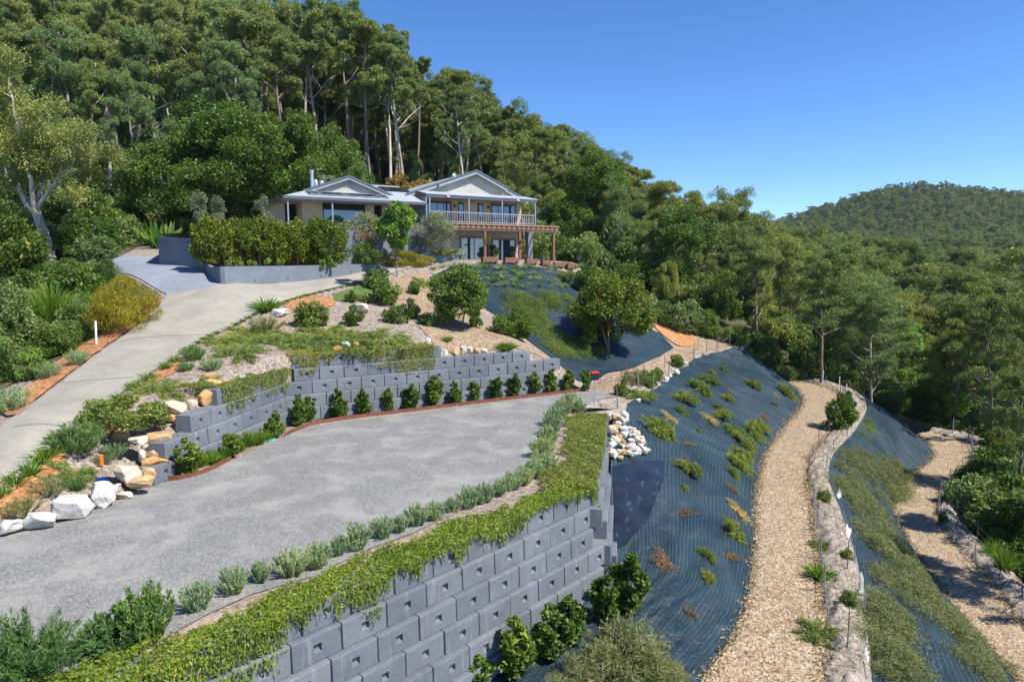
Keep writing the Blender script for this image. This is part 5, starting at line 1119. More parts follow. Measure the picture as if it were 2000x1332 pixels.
# verge left of the driveway
VEG = [(250, 640, 108, 'wattle', 'golden yellow feathery wattle at the driveway bend'), (120, 690, 62, 'broad', 'round dense shrub with light green leaves beside the orange verge'), (60, 742, 64, 'small', 'small yellow-green shrub tree beside the white pipe end of the verge'), (105, 640, 110, 'grassy', 'weeping grassy clump behind the round shrub'),
       (150, 600, 90, 'broad', 'broad glossy shrub behind the golden wattle'), (100, 570, 60, 'broad', 'leafy shrub at the forest edge above the verge'), (30, 700, 150, 'tallg', 'grey-green tall shrub at the left frame edge'), (190, 640, 60, 'tallg', 'narrow grey shrub beside the white marker post'), (150, 710, 30, 'fine', 'low blue-green shrub in front of the round shrub'), (98, 735, 30, 'fine', 'blue-green low shrub beside the small yellow-green tree'),
       (20, 800, 50, 'fine', 'wispy blue-green shrub at the left frame edge'), (190, 560, 50, 'broad', 'leafy shrub left of the blue-grey driveway'), (60, 590, 70, 'broad', 'dense leafy shrub near the left frame edge'), (160, 650, 60, 'broad', 'dark shrub between the wattle and the weeping clump'), (10, 640, 60, 'tallg', 'pale leafy shrub at the left frame edge below the forest'), (215, 545, 40, 'wattle2', 'soft grey-green wattle behind the golden one'), (135, 545, 45, 'broad', 'leafy shrub under the big pale gum')]
VM = {'wattle': bush(350, (1.7, 1.5, 1.25), 12000, .22, .022, M['lf_yellow'], 40, .32, style='droop'), 'wattle2': bush(351, (1.3, 1.2, 1.2), 5000, .22, .03, M['lf_olive'], 24, .34, style='droop'), 'broad': bush(352, (1.3, 1.3, 1.15), 4200, .2, .12, M['lf_lush'], 26, .34), 'small': bush(353, (.8, .8, .9), 2600, .16, .08, M['lf_maple'], 18, .36),
      'grassy': tuft(354, 900, 1.7, 1.9, .016, M['lf_grass'], .34, .75), 'tallg': bush(355, (1.1, 1.1, 2.0), 5200, .18, .08, M['lf_gum_blue'], 30, .32), 'fine': BK['fine_grey']}
VH = {'wattle': 2.45, 'wattle2': 2.35, 'broad': 2.25, 'small': 1.8, 'grassy': 1.9, 'tallg': 3.9, 'fine': .6}
for k, (x, y, h, kd, lb) in enumerate(VEG):
    p = hit(x, y); s = h / ppm(p) / VH[kd]; plant('verge_shrub', VM[kd], x, y, lb, 'shrub', 'shrubs on the verge left of the driveway', s, at=p)
mk = plant('marker_post', MB().tube([(0, 0, -.2), (.03, 0, 1.15)], [.05, .05], 8).mesh('marker_post', M['white_paint']), 188, 672, 'white marker post standing in the orange mulch verge', 'post', rz=0)
# shovel stuck in the garden bed
p = hit(202, 950); sv = empty('shovel', p, .4); tag(sv, 'blue shovel with an orange handle stuck in the mulch behind the white boulders', 'shovel')
MB().tube([(0, 0, .28), (-.01, .02, .68)], [.02, .02], 6).obj('shaft', M['timber_pale'], sv); MB().box(-.06, .04, -.02, .05, .66, 1.02).obj('handle', M['plastic_orange'], sv, bevel=.015)
bm = bmesh.new(); bmesh.ops.create_grid(bm, x_segments=4, y_segments=4, size=.17)
for v in bm.verts: v.co = Vector((v.co.x, -.6 * v.co.x ** 2 * 3 - .02, v.co.y * 1.25 + .1))
g = bmesh.ops.solidify(bm, geom=bm.faces[:], thickness=.012); link('blade', bm_mesh('blade', bm, M['plastic_blue']), sv)
# energiser box on a post
p = hit(1161, 792); en = empty('energiser_box', p, .1); tag(en, 'small black box with a red lid on a thin steel post by the chip path', 'fence energiser')
MB().box(-.02, .02, -.02, .02, -.1, 1.28).obj('post', M['metal'], en); MB().box(-.18, .18, -.12, .12, 1.28, 1.6).obj('box', M['plastic_black'], en, bevel=.01); MB().box(-.2, .2, -.15, .15, 1.605, 1.7).obj('lid', M['plastic_red'], en, bevel=.02); MB().tube([(0, 0, .9), (.22, -.1, 0)], [.012, .012], 4).obj('brace', M['metal'], en)

# ------------------------------------------------------------------ plants on the weed-mat slopes
GRV = [spray(400 + i, 3800, .75, .56, .36, .15, .02, M['lf_grev'], 30) for i in range(4)]
DRY = [spray(410 + i, 700, .6, .4, .2, .13, .014, M['lf_dry'], 18) for i in range(3)]
STW = [spray(420 + i, 1000, .65, .4, .22, .15, .016, M['lf_straw'], 20) for i in range(2)]
def z6(x, y, w): return (1100 + x * .3003, 600 + y * .3003, w * .3)
def z7(x, y, w): return (1250 + x * .375, 900 + y * .375, w * .375)
green = [z6(*q) for q in ((785, 600, 170), (880, 530, 170), (945, 472, 130), (970, 418, 55), (1040, 402, 65), (1230, 502, 115), (1060, 585, 95), (1450, 560, 150), (1005, 645, 75), (765, 670, 90), (620, 800, 225), (1025, 705, 150), (1150, 860, 190), (1235, 820, 160), (1275, 775, 130), (880, 798, 45), (1160, 960, 150), (1140, 1015, 170), (1105, 1078, 110), (800, 1050, 180), (790, 1168, 60), (1085, 790, 120), (1190, 900, 140))] + [z7(*q) for q in ((475, 365, 150), (350, 605, 90), (345, 485, 100), (230, 132, 50))]
green.sort(key=lambda q: q[1])
for k, (x, y, w) in enumerate(green):
    p = hit(x, y + 3); s = w / ppm(p) / 1.12; plant('grevillea', GRV[k % 4], x, y, f'{ORD[k]} green grevillea on the middle weed-mat slope, counting down from the top', 'grevillea', 'green grevilleas on the middle mat slope', (s, s * 1.05, s * 1.25), at=p, align=True, rz=rng.normal(-.75, .25), sink=0)
for k, (x, y, w) in enumerate([z6(*q) for q in ((1085, 538, 75), (1365, 618, 85), (1310, 712, 90), (810, 880, 95), (795, 962, 45), (1095, 1175, 110), (1050, 358, 45))] + [z7(*q) for q in ((475, 138, 85), (225, 270, 145), (120, 525, 190), (260, 778, 110), (475, 495, 140))]):
    p = hit(x, y + 3); s = w / ppm(p) / 1.0; plant('dead_shrub', DRY[k % 3], x, y, f'{ORD[k]} dead brown shrub on the middle weed-mat slope, counting from the top', 'dead shrub', 'dead brown shrubs on the middle mat slope', s, at=p, align=True, rz=rng.normal(-.75, .3), sink=0)
for k, (x, y, w) in enumerate([z6(690, 715, 140), z6(940, 722, 150), z6(1385, 570, 60), z7(500, 255, 150)]):
    p = hit(x, y + 3); s = w / ppm(p) / 1.05; plant('dry_grevillea', STW[k % 2], x, y, ['straw-coloured half-dry grevillea above the wide green one', 'yellowish half-dry grevillea mid-slope', 'small straw-coloured grevillea near the chip path bend', 'golden half-dry grevillea low on the slope by the chip path'][k], 'grevillea', 'half-dry grevilleas on the middle mat slope', s, at=p, align=True, rz=rng.normal(-.75, .25), sink=0)
BIG = [spray(430 + i, 9000, 1.1, .95, .62, .15, .016, M['lf_grev2'], 60) for i in range(2)]
for k, (x, y, w, lb) in enumerate(((1215, 1310, 250, 'large grey-green grevillea spreading below the tall wall shrubs'), (1130, 1345, 150, 'grey-green grevillea at the bottom edge beside the tall wall'), (1300, 1325, 110, 'small reddish grevillea at the bottom edge near the chip path'))):
    p = hit(x, y); s = w / ppm(p) / 2.2; plant('grevillea', BIG[k % 2], x, y, lb, 'grevillea', None, s, at=p, align=True, sink=0)
# groundcover masses on the lower slope: nobody could count the plants
def cover_mass(name, label, polypx, n, m, L, W, h, seed, clump=.55):
    r = np.random.default_rng(seed); P = np.array(polypx, float); lo, hi = P.min(0), P.max(0); c = []
    while len(c) < n // 430:
        q = r.uniform(lo, hi)
        if in_poly([q], P)[0]: c.append(tuple(hit(*q)))
    c = np.array(c); i = r.integers(0, len(c), n); rad = clump * r.uniform(.6, 1.3, len(c))
    pts = c[i] + r.normal(0, .42, (n, 3)) * rad[i][:, None] * np.array([1, 1, 0]); dd = np.linalg.norm(pts[:, :2] - c[i][:, :2], axis=1) / rad[i]
    pts[:, 2] = [drop(x, y).z for x, y in pts[:, :2]]; top = h * np.exp(-dd ** 2 * 1.5) * r.uniform(.6, 1.2, len(c))[i]
    pts[:, 2] += top * r.random(n) ** .6 + .02; a = r.normal(size=(n, 3)) * np.array([1, 1, .55]) + np.array([.35, -.15, .1]); V, F = leaf_quads(pts, a, L * r.uniform(.6, 1.3, n), W, r)
    o = link(name, mesh_np(name, V, F, m)); return tag(o, label, 'ground cover', None, 'stuff')
cover_mass('groundcover', 'grey-green groundcover spreading over the lower weed-mat slope', [(1640, 890), (1700, 880), (1790, 930), (1760, 985), (1730, 1010), (1760, 1060), (1800, 1130), (1850, 1190), (1780, 1160), (1730, 1080), (1690, 1060), (1640, 950)], 56000, M['lf_grev2'], .17, .022, .55, 441, .85)
cover_mass('groundcover', 'lower band of grey-green groundcover beside the far right chip path', [(1720, 1110), (1790, 1150), (1870, 1210), (1960, 1300), (1990, 1332), (1920, 1332), (1850, 1240), (1800, 1200), (1780, 1260), (1790, 1332), (1720, 1332), (1700, 1220)], 36000, M['lf_grev2'], .16, .02, .45, 443, .8)
cover_mass('groundcover', 'thin grevillea patches scattered at the top of the lower slope', [(1660, 860), (1700, 820), (1720, 840), (1700, 870)], 2500, M['lf_grev'], .15, .017, .3, 445)
cover_mass('groundcover', 'green grevillea mats spreading between the round tree and the dark spreading tree', [(985, 570), (1110, 580), (1120, 600), (1060, 625), (1090, 660), (1180, 690), (1150, 705), (1080, 690), (1040, 660), (1000, 630)], 40000, M['lf_grev'], .18, .022, .6, 447, .9)
GR2 = [tuft(450 + i, 90, .6, .6, .03, M['lf_lav' if i else 'lf_grass'], .1, .9) for i in range(3)]
k = 0; r = np.random.default_rng(12)
rows_ = [(x, y) for y in (524, 536, 548, 560) for x in np.arange(850 + (y - 524) * 1.5, 1160, 17)]
for x, y in rows_:
    xx, yy = x + r.uniform(-5, 5), y + r.uniform(-3, 3); p = hit(xx, yy)
    plant('lomandra_tuft', GR2[k % 3], xx, yy, f'grass tuft in the {ORD[(524, 536, 548, 560).index(y)]} planted row below the terrace', 'grass tuft', 'grass tufts on the upper mat', r.uniform(.65, 1.15), at=p); k += 1
# shrubs along the upper chip path and berms
for x, y, h, kd, lb in ((1217, 776, 34, 'upright', 'bright citrus-like shrub beside the steel fence post'), (1243, 752, 36, 'grey', 'small grey olive-like shrub on the soil verge'), (1268, 756, 30, 'leafy', 'leafy green shrub on the soil verge, beside the grey one'), (1283, 742, 24, 'leafy', 'pale green shrub on the soil verge behind the leafy one'), (1320, 716, 24, 'leafy', 'small shrub farther along the chip path fence'),
                        (1250, 776, 18, 'low', 'low green plant by the half-buried white stone'), (1170, 800, 14, 'grey', 'low grey plant at the end of the lavender row'), (1610, 978, 22, 'leafy', 'white-flowered leafy shrub on the soil berm'), (1640, 832, 60, 'upright', 'tall dark leafy shrub on the berm near the far path bend'), (1628, 838, 40, 'leafy', 'lower dark shrub beside the tall one on the berm'), (1655, 800, 34, 'upright', 'leafy shrub behind the tall one on the berm'),
                        (1600, 1128, 42, 'grass', 'upright green grass clump on the berm edge'), (1660, 1180, 28, 'leafy', 'staked seedling with pale leaves on the berm'), (1605, 1066, 14, 'low', 'weedy patch on the berm beside the chip path'), (1600, 1240, 24, 'low', 'weedy green patch low on the berm edge'), (1655, 1090, 20, 'leafy', 'small staked seedling farther up the berm'), (1842, 1020, 20, 'upright', 'seedling on the far right berm')):
    p = hit(x, y); s = h / ppm(p) / HB[kd]; plant('berm_shrub', BK[kd], x, y, lb, 'shrub', None, s, at=p)
# fences: thin stakes with wires
def fence(label, base, hgt, m='bark_grey', rad=.025, wires=(.35, .7), lean=.04):
    root = empty('wire_fence', base[0]); tag(root, label, 'fence'); o = Vector(base[0]); tops = []
    for b_ in base:
        b_ = Vector(b_); ln = Vector((rng.normal(0, lean), rng.normal(0, lean), 1)) * hgt * rng.uniform(.85, 1.1); tops.append((b_, ln))
        MB().tube([b_ - o - Vector((0, 0, .1)), b_ - o + ln], [rad, rad], 5).obj('stake', M[m], root)
    for w in wires:
        mb = MB()
        for (a, la), (b_, lb_) in zip(tops[:-1], tops[1:]): mb.tube([a - o + la * w, b_ - o + lb_ * w], [.006, .006], 3, cap=False)
        wo_ = mb.obj('wire', M['metal'], root)
    return root
fence('row of thin dark stakes with wire along the near side of the soil berm', [tuple(drop(q[0] + .12, q[1])) for q in E2[8:84:5]], .95)
fence('line of dark stakes on the outer side of the soil berm', [tuple(drop(q[0] - .1, q[1])) for q in E3[10:84:7]], .8, rad=.02)
fence('dark stakes and wire along the far right chip path', [tuple(drop(q[0] + .1, q[1])) for q in E5[20:86:6]], .95)
fence('stakes on the outer side of the far right berm', [tuple(drop(q[0] - .1, q[1])) for q in E6[24:86:7]], .9, rad=.03)
fence('thin stakes along the upper chip path above the mat', [tuple(hit(*q)) for q in ((1206, 798), (1248, 778), (1277, 768), (1306, 740), (1330, 722), (1355, 705), (1380, 692), (1400, 686), (1425, 676))], 1.15, rad=.03)
fence('thin stakes on the inner side of the upper chip path', [tuple(hit(*q)) for q in ((1222, 748), (1257, 740), (1298, 720), (1357, 694), (1363, 684), (1403, 678))], 1.1, rad=.025)
fence('white-topped posts at the far end of the chip path', [tuple(drop(*(E2[-1 - 5 * i][:2] + np.array([.4, .5])))) for i in range(5)] , 1.25, 'white_paint', .04)
fence('pale posts at the far end of the far right path', [tuple(drop(*(E5[-1 - 4 * i][:2] + np.array([.4, .6])))) for i in range(5)], 1.2, 'post', .04)
ST = MB().tube([(0, 0, -.1), (.12, .05, 1.1)], [.022, .018], 5).mesh('stake', M['bark_brown'])
for x, y, lb in ((1655, 1265, 'leaning brown stake on the berm, the lower of two'), (1655, 1110, 'leaning brown stake by the upper seedling on the berm')): plant('garden_stake', ST, x, y, lb, 'stake', rz=.6)
def litter(name, label, A, B, t0, t1, n, L, W, m, seed, bias=None):
    r = np.random.default_rng(seed); q = r.uniform(4, len(A) - 2, n); i = q.astype(int); f = (q - i)[:, None]; t = r.uniform(t0, t1, n) if bias is None else bias(r, n)
    a = A[i] * (1 - f) + A[i + 1] * f; b_ = B[i] * (1 - f) + B[i + 1] * f; P = a * (1 - t[:, None]) + b_ * t[:, None]
    P[:, 2] = [drop(x, y).z + .025 for x, y in P[:, :2]]; V, F = leaf_quads(P, r.normal(size=(n, 3)) * np.array([1, 1, .3]), L * r.uniform(.5, 1.4, n), W * r.uniform(.6, 1.3, n), r)
    return tag(link(name, mesh_np(name, V, F, m)), label, 'litter', None, 'stuff')
M['lf_chip'] = m_leaf('loose_chips', (.20, .13, .07), (.40, .29, .17), (.58, .48, .34), .0, .85, patch=1.5, gain=1.0)
M['lf_strawgrey'] = m_leaf('grey_straw', (.16, .13, .10), (.30, .26, .21), (.45, .40, .33), .0, .85, patch=1.5, gain=1.0)
edges_ = lambda r, n: np.where(r.random(n) < .5, r.normal(.0, .05, n), r.normal(1.0, .05, n))
litter('loose_chips', 'loose wood chips strewn along the edges of the chip path', E1, E2, 0, 1, 9000, .10, .05, M['lf_chip'], 480, edges_)
litter('loose_chips', 'loose wood chips strewn along the edges of the far right path', E4, E5, 0, 1, 6000, .10, .05, M['lf_chip'], 481, edges_)
litter('straw_litter', 'grey straw litter covering the soil berm', E2, E3, .02, 1.0, 12000, .16, .018, M['lf_strawgrey'], 482)
litter('straw_litter', 'grey straw litter covering the far right berm', E5, E6, .02, 1.0, 9000, .16, .018, M['lf_strawgrey'], 483)
# torn white sheet lying on the berm's outer flank
for k, (x, y, w, h_) in enumerate(((1684, 1150, 9, 34), (1690, 1272, 10, 50), (1655, 1038, 8, 16), (1638, 965, 6, 12))):
    r = np.random.default_rng(460 + k); P_ = []
    for a in np.linspace(0, 6.283, 14, endpoint=False): q = hit(x + math.cos(a) * w * r.uniform(.25, 1.1), y + math.sin(a) * h_ * r.uniform(.35, 1.1)); P_.append(q + Vector((0, 0, .03 + r.random() * .02)))
    c = sum(P_, Vector()) / len(P_) + Vector((0, 0, .04)); V = [tuple(c)] + [tuple(q) for q in P_]; F = [(0, i + 1, (i + 1) % 14 + 1) for i in range(14)]
    mb = MB(); mb.add(V, F); o = mb.obj('torn_sheet', M['sheet_white']); tag(o, ['torn white sheet on the berm flank beside the staked seedling', 'largest torn white sheet low on the berm flank', 'small torn white sheet higher on the berm', 'smallest white sheet scrap on the berm near the flowering shrub'][k], 'plastic sheet')
# bare plastic sheet on the slope below the rock heap
zdrop = lambda X: np.array([drop(x, y).z for x, y in X])
M['black_film'] = m_plain('black_film', (.011, .016, .024), .32, .5, 1.2, bs=.1)
sheet_cdt('plastic_film', [tuple(hit(*q))[:2] for q in ((1196, 912), (1240, 900), (1296, 902), (1300, 930), (1278, 985), (1262, 1020), (1225, 1062), (1200, 1074), (1200, 1000))], zdrop, M['black_film'], .4, .03, ground=False)
# tall grass at the far right
TG = tuft(470, 260, 1.3, 1.2, .03, M['lf_grass'], .15, .8)
for k, (x, y) in enumerate(((1880, 1010), (1895, 1040), (1900, 990), (1915, 1060), (1925, 1000), (1890, 965), (1935, 1090), (1955, 1110))): plant('tall_grass', TG, x, y, f'{ORD[k]} clump of tall pale green grass beyond the far right fence, from the top', 'grass', 'tall grass beyond the far right fence', rng.uniform(.8, 1.2), at=tuple(hit(x + 8, y)))

# ------------------------------------------------------------------ forest
# forest floor sheets over the parts of the garden ground that belong to the wood
sheet_cdt('forest_verge', [tuple(L3[-1] + np.array([-.6, .2])), tuple(L3[28] + np.array([-1.6, 0])), tuple(L3[14] + np.array([-2.4, 0])), tuple(L3[4] + np.array([-3.2, 0])), (-24, 16), (-59, 20), (-59, 59), (-45, 83), (-12, 85), (8, 80), tuple(hp(8, 15.5, 0)[:2]), tuple(hp(-21, 15, 0)[:2]), tuple(hp(-24, 6, 0)[:2]), tuple(at_d(270, 511, 59)[:2]), tuple(at_d(180, 516, 57)[:2]), tuple(at_d(210, 536, 47.5)[:2])], ZU, M['forest_floor'], .9, .05)
sheet_cdt('forest_edge', [tuple(hp(12.2, 15, 0)[:2]), tuple(hp(15.5, -1, 0)[:2]), tuple(on_zu(1255, 636)[:2]), tuple(on_zu(1300, 628)[:2]), tuple(at_d(1365, 652, 63)[:2]), (26.5, 71.5), (15, 81.5), (8.5, 80)], ZU, M['forest_floor'], .9, .05)
GUM = [gum(500, 28, .60, 5.6, 26000, .44, .09, M['lf_gum'], M['bark_pale'], .75, nlimb=8, clump=.22, droop=.15), gum(501, 28, .64, 4.8, 22000, .42, .09, M['lf_gum'], M['bark_brown'], .8, nlimb=8, clump=.23, droop=.15), gum(502, 28, .50, 6.0, 28000, .44, .09, M['lf_gum_blue'], M['bark_pale'], .75, nlimb=10, clump=.23, droop=.15),
       gum(503, 28, .66, 4.6, 20000, .42, .09, M['lf_gum_dark'], M['bark_brown'], .7, nlimb=7, clump=.22, droop=.15), gum(504, 28, .55, 5.0, 25000, .43, .09, M['lf_gum'], M['bark_pale'], .9, nlimb=10, clump=.23, droop=.15), gum(505, 28, .46, 5.6, 27000, .43, .09, M['lf_gum_blue'], M['bark_grey'], .85, nlimb=11, clump=.24, droop=.15)]
DEN = [gum(510, 22, .24, 5.4, 28000, .40, .09, M['lf_gum_dark'], M['bark_grey'], .9, nlimb=12, clump=.27, droop=.15), gum(511, 22, .30, 4.8, 25000, .38, .09, M['lf_gum'], M['bark_grey'], .95, nlimb=11, clump=.28, droop=.15), gum(512, 22, .20, 5.0, 27000, .38, .09, M['lf_gum_blue'], M['bark_pale'], .95, nlimb=13, clump=.28, droop=.15), gum(513, 22, .34, 6.2, 26000, .40, .09, M['lf_gum_dark'], M['bark_brown'], .7, nlimb=12, clump=.24, droop=.15)]
LUSH = [leafy(520 + i, 14, (5.2, 5.2, 6.0), 7.4, 20000, .42, .17, M['lf_lush'], M['bark_brown'], 60, .25, 1, .015) for i in range(3)]
CAS = [leafy(530 + i, 10, (2.6, 2.6, 4.6), 5.3, 13000, .42, .10, M['lf_gum_dark'] if i else M['lf_grev'], M['bark_brown'], 50, .24, 1, .012, 1.0) for i in range(2)]
YNG = [gum(540 + i, 12, .12, 2.6, 9000, .34, .13, M['lf_maple'] if i == 0 else M['lf_gum_blue'], M['bark_grey'], 1.0, nlimb=14, clump=.4) for i in range(2)]
BSH = [bush(550 + i, (1.6, 1.6, 1.5), 3600, .26, .11, M[('lf_lush', 'lf_gum_blue', 'lf_gum', 'lf_dark')[i]], 30, .32) for i in range(4)]
BRZ = leafy(560, 6, (2.4, 2.4, 2.6), 3.2, 7000, .3, .12, M['lf_bronze'], M['bark_brown'], 34, .3)
HT = {id(p): h for ps, h in ((GUM, 28), (DEN, 22), (LUSH, 13.6), (CAS, 9.9), (YNG, 11.5)) for p in ps for p in [p]}
def zbase(x, y): return drop(x, y).z
placed = []
def ftree(name, pair, h0, px, top, d, label, group, wide=1.0, hmax=None, cat='tree'):
    x = at_d(px, 500, d)[0]; z = zbase(x, d); zt = at_d(px, top, d)[2]; s = (zt - z) / h0
    if hmax and (zt - z) > hmax: s = hmax / h0
    if s * h0 < 3: return None
    placed.append((x, d)); return tree(name, pair, (x, d, z - .2), label, group, (s * wide, s * wide, s))
# hero trees
def forked_gum(seed, mleaf, mbark):
    r = np.random.default_rng(seed); tubes = []; cl = []
    tp, tr = limb(r, (0, 0, -.5), (-.12, 0, 1), 6.2, .55, .42, 5, .04, .1); tubes.append(tube(tp, tr, 10))
    for d0, ln, r0 in (((-.55, .1, 1), 9.5, .30), ((.12, -.1, 1), 11.0, .28), ((.85, .1, .9), 8.0, .22), ((-.15, .4, 1), 8.5, .2)):
        lp, lr = limb(r, tp[-1] - np.array([0, 0, .4]), d0, ln, r0, .07, 7, .13, .15); tubes.append(tube(lp, lr, 7))
        for s_ in (3, 4, 5, 6, 7, 7):
            for q in range(2):
                d2 = unit(r.normal(size=3) * np.array([1, 1, .4]) + np.array([0, 0, .45])); bp, br = limb(r, lp[min(s_, 7)], d2, r.uniform(2.0, 4.2), .07, .02, 4, .2, .3); tubes.append(tube(bp, br, 4)); cl.append((bp[-1], r.uniform(1.1, 1.9))); cl.append((bp[-2], r.uniform(.8, 1.3)))
    c = np.array([x[0] for x in cl]); rad = np.array([x[1] for x in cl]); n = 46000; w = rad ** 2; i = r.choice(len(c), n, p=w / w.sum()); p, d = sphere_pts(n, r, .25); P = c[i] + p * rad[i][:, None] * np.array([1.15, 1.15, .8])
    V, F = leaf_quads(P, r.normal(size=P.shape) * .7 - np.array([0, 0, .6]), .36 * r.uniform(.6, 1.3, n), .11, r); tv, tf = join(tubes)
    return mesh_np('trunk', tv, tf, mbark, True), mesh_np('crown', V, F, mleaf), (P[:, 2]).max()
HG = forked_gum(571, M['lf_gum'], M['bark_pale'])
hb = drop(*at_d(104, 500, 58)[:2]); sH = (at_d(104, 95, 58)[2] - hb.z) / HG[2]
tree('gum_tree', HG[:2], hb, 'big spreading gum with a thick forked pale trunk at the left of the wood', None, sH, rz=0.0); placed.append((hb.x, hb.y))
for k, (px, top, d, v, lb) in enumerate(((455, 200, 68, 0, 'broad lush green tree directly behind the olive trees'), (555, 205, 69, 1, 'dense lush tree behind the left gable'), (345, 250, 66, 2, 'lush rounded tree left of the house'), (655, 245, 74, 0, 'bright lush tree behind the chimney flue'), (415, 190, 80, 1, 'tall lush tree behind the olive trees, farther up'), (700, 310, 71, 2, 'low lush tree between the two gables'))):
    ftree('lush_tree', LUSH[v], 13.4, px, top, d, lb, 'lush green trees behind the house', (1.2, 1.1, 1.15, .85, 1.1, .75)[k])
hero = [(20, 60, 70, 4), (180, 30, 82, 2), (250, -30, 90, 0), (330, 20, 86, 5), (60, -60, 100, 1), (160, -70, 105, 4), (430, -40, 95, 2), (520, -50, 92, 1), (595, -30, 88, 0), (640, -40, 92, 4), (690, -20, 90, 3), (722, 0, 87, 1), (765, 25, 94, 0), (820, 85, 98, 3), (860, 95, 104, 1), (905, 115, 100, 4), (950, 135, 106, 0), (985, 185, 104, 3), (1040, 225, 108, 1), (1090, 240, 112, 4), (1140, 265, 110, 3), (1185, 280, 118, 0), (1215, 295, 122, 1), (350, 60, 104, 0), (470, 45, 78, 2), (290, 100, 74, 5)]
for k, (px, top, d, v) in enumerate(hero):
    side = 'left of the house' if px < 480 else ('behind the house' if px < 1000 else 'on the skyline right of the roof')
    ftree('gum_tree', GUM[v], 28, px, top, d, {0: 'tall open-crowned pale gum ', 1: 'tall narrow brown-trunked gum ', 2: 'tall blue-green pale-trunked gum ', 3: 'tall dark thin-crowned gum ', 4: 'tall long-crowned olive gum ', 5: 'tall deep-crowned blue-green gum '}[v] + side, 'tall gums on the hillside', (.82, .95, .8, .9, .85, .9)[v], 46)
mid = [(1010, 300, 86, 1, 1.0), (950, 330, 82, 2, .8), (1060, 330, 88, 0, 1.0), (1120, 320, 92, 3, 1.1), (1175, 330, 90, 1, 1.1), (890, 300, 88, 0, .8), (1235, 365, 100, 3, 1.0), (1330, 335, 92, 3, 1.25), (1400, 345, 95, 1, 1.15), (1440, 370, 100, 0, 1.0), (1290, 370, 96, 2, .9), (1500, 400, 112, 3, 1.0), (1560, 420, 120, 1, 1.0), (820, 290, 90, 2, .7)]
for k, (px, top, d, v, w) in enumerate(mid): ftree('gum_tree', DEN[v], 21.5, px, top, d, ('dense olive gum ', 'dense mid-green gum ', 'dense blue-green gum ', 'dark spreading gum ')[v] + ('behind the balcony wing' if px < 1080 else 'beyond the pergola end' if px < 1250 else 'on the skyline beyond the upper mat'), 'dense gums right of the house', w)
near_r = [(1300, 505, 70, 'cas', 0), (1420, 560, 73, 'cas', 1), (1225, 520, 72, 'cas', 0), (1475, 520, 80, 'den', 0), (1640, 560, 76, 'yng', 1), (1760, 620, 72, 'yng', 0), (1560, 500, 88, 'den', 2), (1700, 600, 80, 'yng', 1), (1860, 640, 66, 'yng', 0), (1940, 560, 64, 'den', 1), (1990, 470, 70, 'den', 0), (1840, 560, 86, 'den', 3), (1660, 520, 92, 'den', 1), (1380, 480, 82, 'den', 3), (1150, 470, 68, 'cas', 1), (1115, 500, 66, 'cas', 0), (1520, 640, 74, 'cas', 1), (1590, 640, 76, 'cas', 0), (1970, 700, 56, 'yng', 1), (1985, 830, 48, 'cas', 1)]
for k, (px, top, d, kd, v) in enumerate(near_r):
    pr, h0 = {'cas': (CAS, 9.9), 'den': (DEN, 21.5), 'yng': (YNG, 11.6)}[kd]
    ftree({'cas': 'she_oak', 'den': 'gum_tree', 'yng': 'young_gum'}[kd], pr[v % len(pr)], h0, px, top, d, {'cas': 'dark bushy conical tree ', 'den': 'tall dense gum ', 'yng': 'bright young gum '}[kd] + ('beyond the upper chip path' if px < 1450 else 'below the far end of the chip paths' if px < 1800 else 'at the right edge of the picture'), 'trees below the paths', {'cas': 1.1, 'den': 1.0, 'yng': 1.25}[kd])
for k, (x, y, h0_, v, lb) in enumerate(((25.5, 27.5, 12.5, 3, 'spreading gum just outside the picture shading the far right path'), (28.5, 33.0, 12.0, 0, 'dense gum at the right edge shading the far right berm'), (31.5, 41.5, 10.5, 1, 'dense gum beside the far right path bend'))):
    z = zbase(x, y); sx_ = h0_ / 21.5; tree('gum_tree', DEN[v], (x, y, z - .2), lb, None, (sx_ * .9, sx_ * .9, sx_)); placed.append((x, y))
for k, (x, y, h, v, lb) in enumerate(((1290, 632, 46, 0, 'bright green bush above the orange soil patch'), (1335, 640, 60, 1, 'leafy bush beside the tree stump at the forest edge'), (1375, 655, 52, 0, 'green bush right of the tree stump'), (1405, 664, 44, 2, 'olive bush behind the far fence stakes'), (1440, 690, 40, 0, 'green bush spilling over the top of the mat slope'), (1470, 712, 36, 2, 'olive bush on the far edge of the mat slope'), (1500, 728, 30, 0, 'low green bush at the far edge of the mat slope'), (1250, 625, 60, 1, 'blue-green bush behind the dark spreading tree'), (1145, 500, 50, 0, 'bright green bush at the end of the planter boxes'), (1180, 520, 50, 3, 'dark bush at the upper mat corner'), (1110, 495, 30, 2, 'olive bush right of the last pergola post'))):
    p = Vector(at_d(x, y, 62 + (x - 1290) * .01 if x > 1280 else 58)); p = drop(p.x, p.y); plant('forest_bush', BSH[v], 0, 0, lb, 'bush', None, h / ppm(p) / 2.7, at=p)
p = drop(*at_d(1320, 648, 63.5)[:2]); st = empty('tree_stump', p); tag(st, 'pale cut tree stump with a potted-looking bush behind it above the orange soil', 'stump'); MB().tube([(0, 0, -.2), (0, 0, .35), (.02, 0, 1.0)], [.5, .4, .36], 10).obj('trunk', M['bark_pale'], st)
ftree('bronze_tree', BRZ, 5.9, 800, 330, 76, 'small bronze-leaved tree behind the roof between the gables', None, 1.0)
